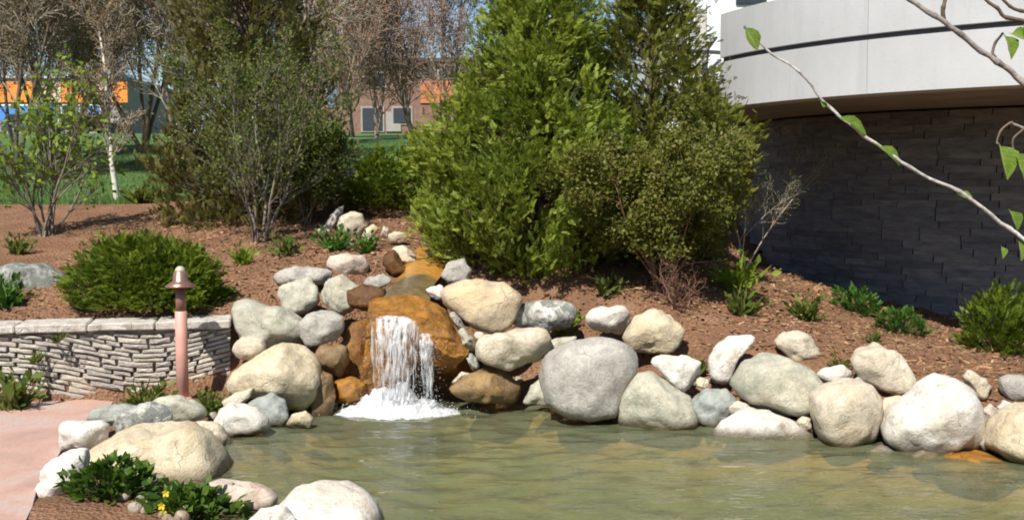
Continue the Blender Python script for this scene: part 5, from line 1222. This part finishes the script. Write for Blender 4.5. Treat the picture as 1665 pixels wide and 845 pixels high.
limb('branch', [Vector((2.06, 2.7, 2.1)), W(1790, 60, D1 + .1), W(1700, 40, D1 + .1)], .007, .005, MB['stem2'])
limb('branch', [Vector((2.05, 2.7, 1.35)), W(1760, 300, D1), W(1700, 235, D1), W(1668, 208, D1), W(1645, 200, D1)], .006, .0025, MB['stem2'])
def big_leaf_material():
    m, nt, b = new_mat('broad_leaf'); tc = nd(nt, 'ShaderNodeUVMap').outputs[0]; sp_ = nd(nt, 'ShaderNodeSeparateXYZ'); nt.links.new(tc, sp_.inputs[0])
    av = math_n(nt, 'ABSOLUTE', math_n(nt, 'SUBTRACT', sp_.outputs[1], 0.5))
    rib = ramp(nt, av, [(0.0, 1.0), (0.07, 0.0)]); vein = math_n(nt, 'SINE', math_n(nt, 'MULTIPLY', math_n(nt, 'SUBTRACT', sp_.outputs[0], math_n(nt, 'MULTIPLY', av, 0.5)), 52.0))
    vn = ramp(nt, vein, [(0.75, 0.0), (0.98, 0.5)]); f = noise_n(nt, geo_pos(nt).outputs['Position'], 45, 4)
    col = ramp(nt, f, [(0.3, (0.11, 0.20, 0.02)), (0.55, (0.19, 0.30, 0.035)), (0.75, (0.27, 0.34, 0.07))])
    col = mixc(nt, math_n(nt, 'MAXIMUM', rib, vn), col, (0.36, 0.42, 0.14))
    nt.links.new(col, b.inputs['Base Color']); b.inputs['Roughness'].default_value = 0.4; bump(nt, b, math_n(nt, 'ADD', f, vn), 0.4, 0.004)
    t = nd(nt, 'ShaderNodeBsdfTranslucent'); nt.links.new(col, t.inputs[0]); mx = nd(nt, 'ShaderNodeMixShader'); mx.inputs[0].default_value = .4
    nt.links.new(b.outputs[0], mx.inputs[1]); nt.links.new(t.outputs[0], mx.inputs[2]); nt.links.new(mx.outputs[0], nt.nodes['Material Output'].inputs[0]); return m
ML['broad'] = big_leaf_material()
def big_leaf(px, py, ang, ln, wd, d=D1, roll=.5, fold=.45, mat='broad'):
    """a leaf with a midrib fold and pointed tip; px, py is its stalk end, ang its direction in the picture, ln and wd in px"""
    c = inv @ W(px, py, d); k = d / FPX; u = Vector((math.cos(ang), .25 * math.sin(ang * 3), -math.sin(ang))).normalized(); s = Vector((math.sin(ang) * math.cos(roll), math.sin(roll), math.cos(ang) * math.cos(roll))); nn = u.cross(s).normalized()
    V_, F_ = [], []; pr = [(0, .04), (.12, .10), (.25, .62), (.42, 1.0), (.62, .92), (.82, .5), (1.0, .02)]
    for t, w in pr:
        m_ = c + u * (t * ln * k) + nn * (-.12 * ln * k * t * t); h_ = wd * k * .5 * w
        V_ += [(m_ - s * h_ + nn * h_ * fold * 1.6)[:], m_[:], (m_ + s * h_ + nn * h_ * fold * 1.6)[:]]
    for i in range(len(pr) - 1):
        o_ = i * 3; F_ += [(o_, o_ + 1, o_ + 4, o_ + 3), (o_ + 1, o_ + 2, o_ + 5, o_ + 4)]
    me = py_mesh('leaf', [tuple(Vector(v_) + noise.noise_vector(Vector(v_) * 60) * .0022) for v_ in V_], F_, True); uv = me.uv_layers.new(name='UVMap')
    for lp in me.loops: uv.data[lp.index].uv = (pr[lp.vertex_index // 3][0], (lp.vertex_index % 3) / 2)
    link('leaf', me, ML[mat], ft)
for a in [(1210, 42, R(58), 46, 26, D1, .2), (1360, 188, R(25), 70, 26, D1, .9), (1425, 236, R(32), 60, 26, D1, .8), (1345, 172, R(-150), 14, 10), (1556, 316, R(5), 28, 13), (1632, 55, R(70), 44, 30), (1640, 55, R(10), 40, 26), (1622, 232, R(72), 62, 44), (1648, 244, R(65), 62, 40), (1628, 400, R(85), 20, 16), (1640, 340, R(60), 40, 26), (1655, 385, R(80), 40, 30), (1665, 60, R(-60), 36, 18)]:
    big_leaf(*a)
limb('twig', [W(1668, 208, D1), W(1650, 225, D1), W(1648, 246, D1)], .003, .002, M_dt)
limb('twig', [W(1645, 200, D1), W(1630, 215, D1), W(1622, 234, D1)], .003, .002, M_dt)
print('wall stones', nst, 'drum stones', nstone)
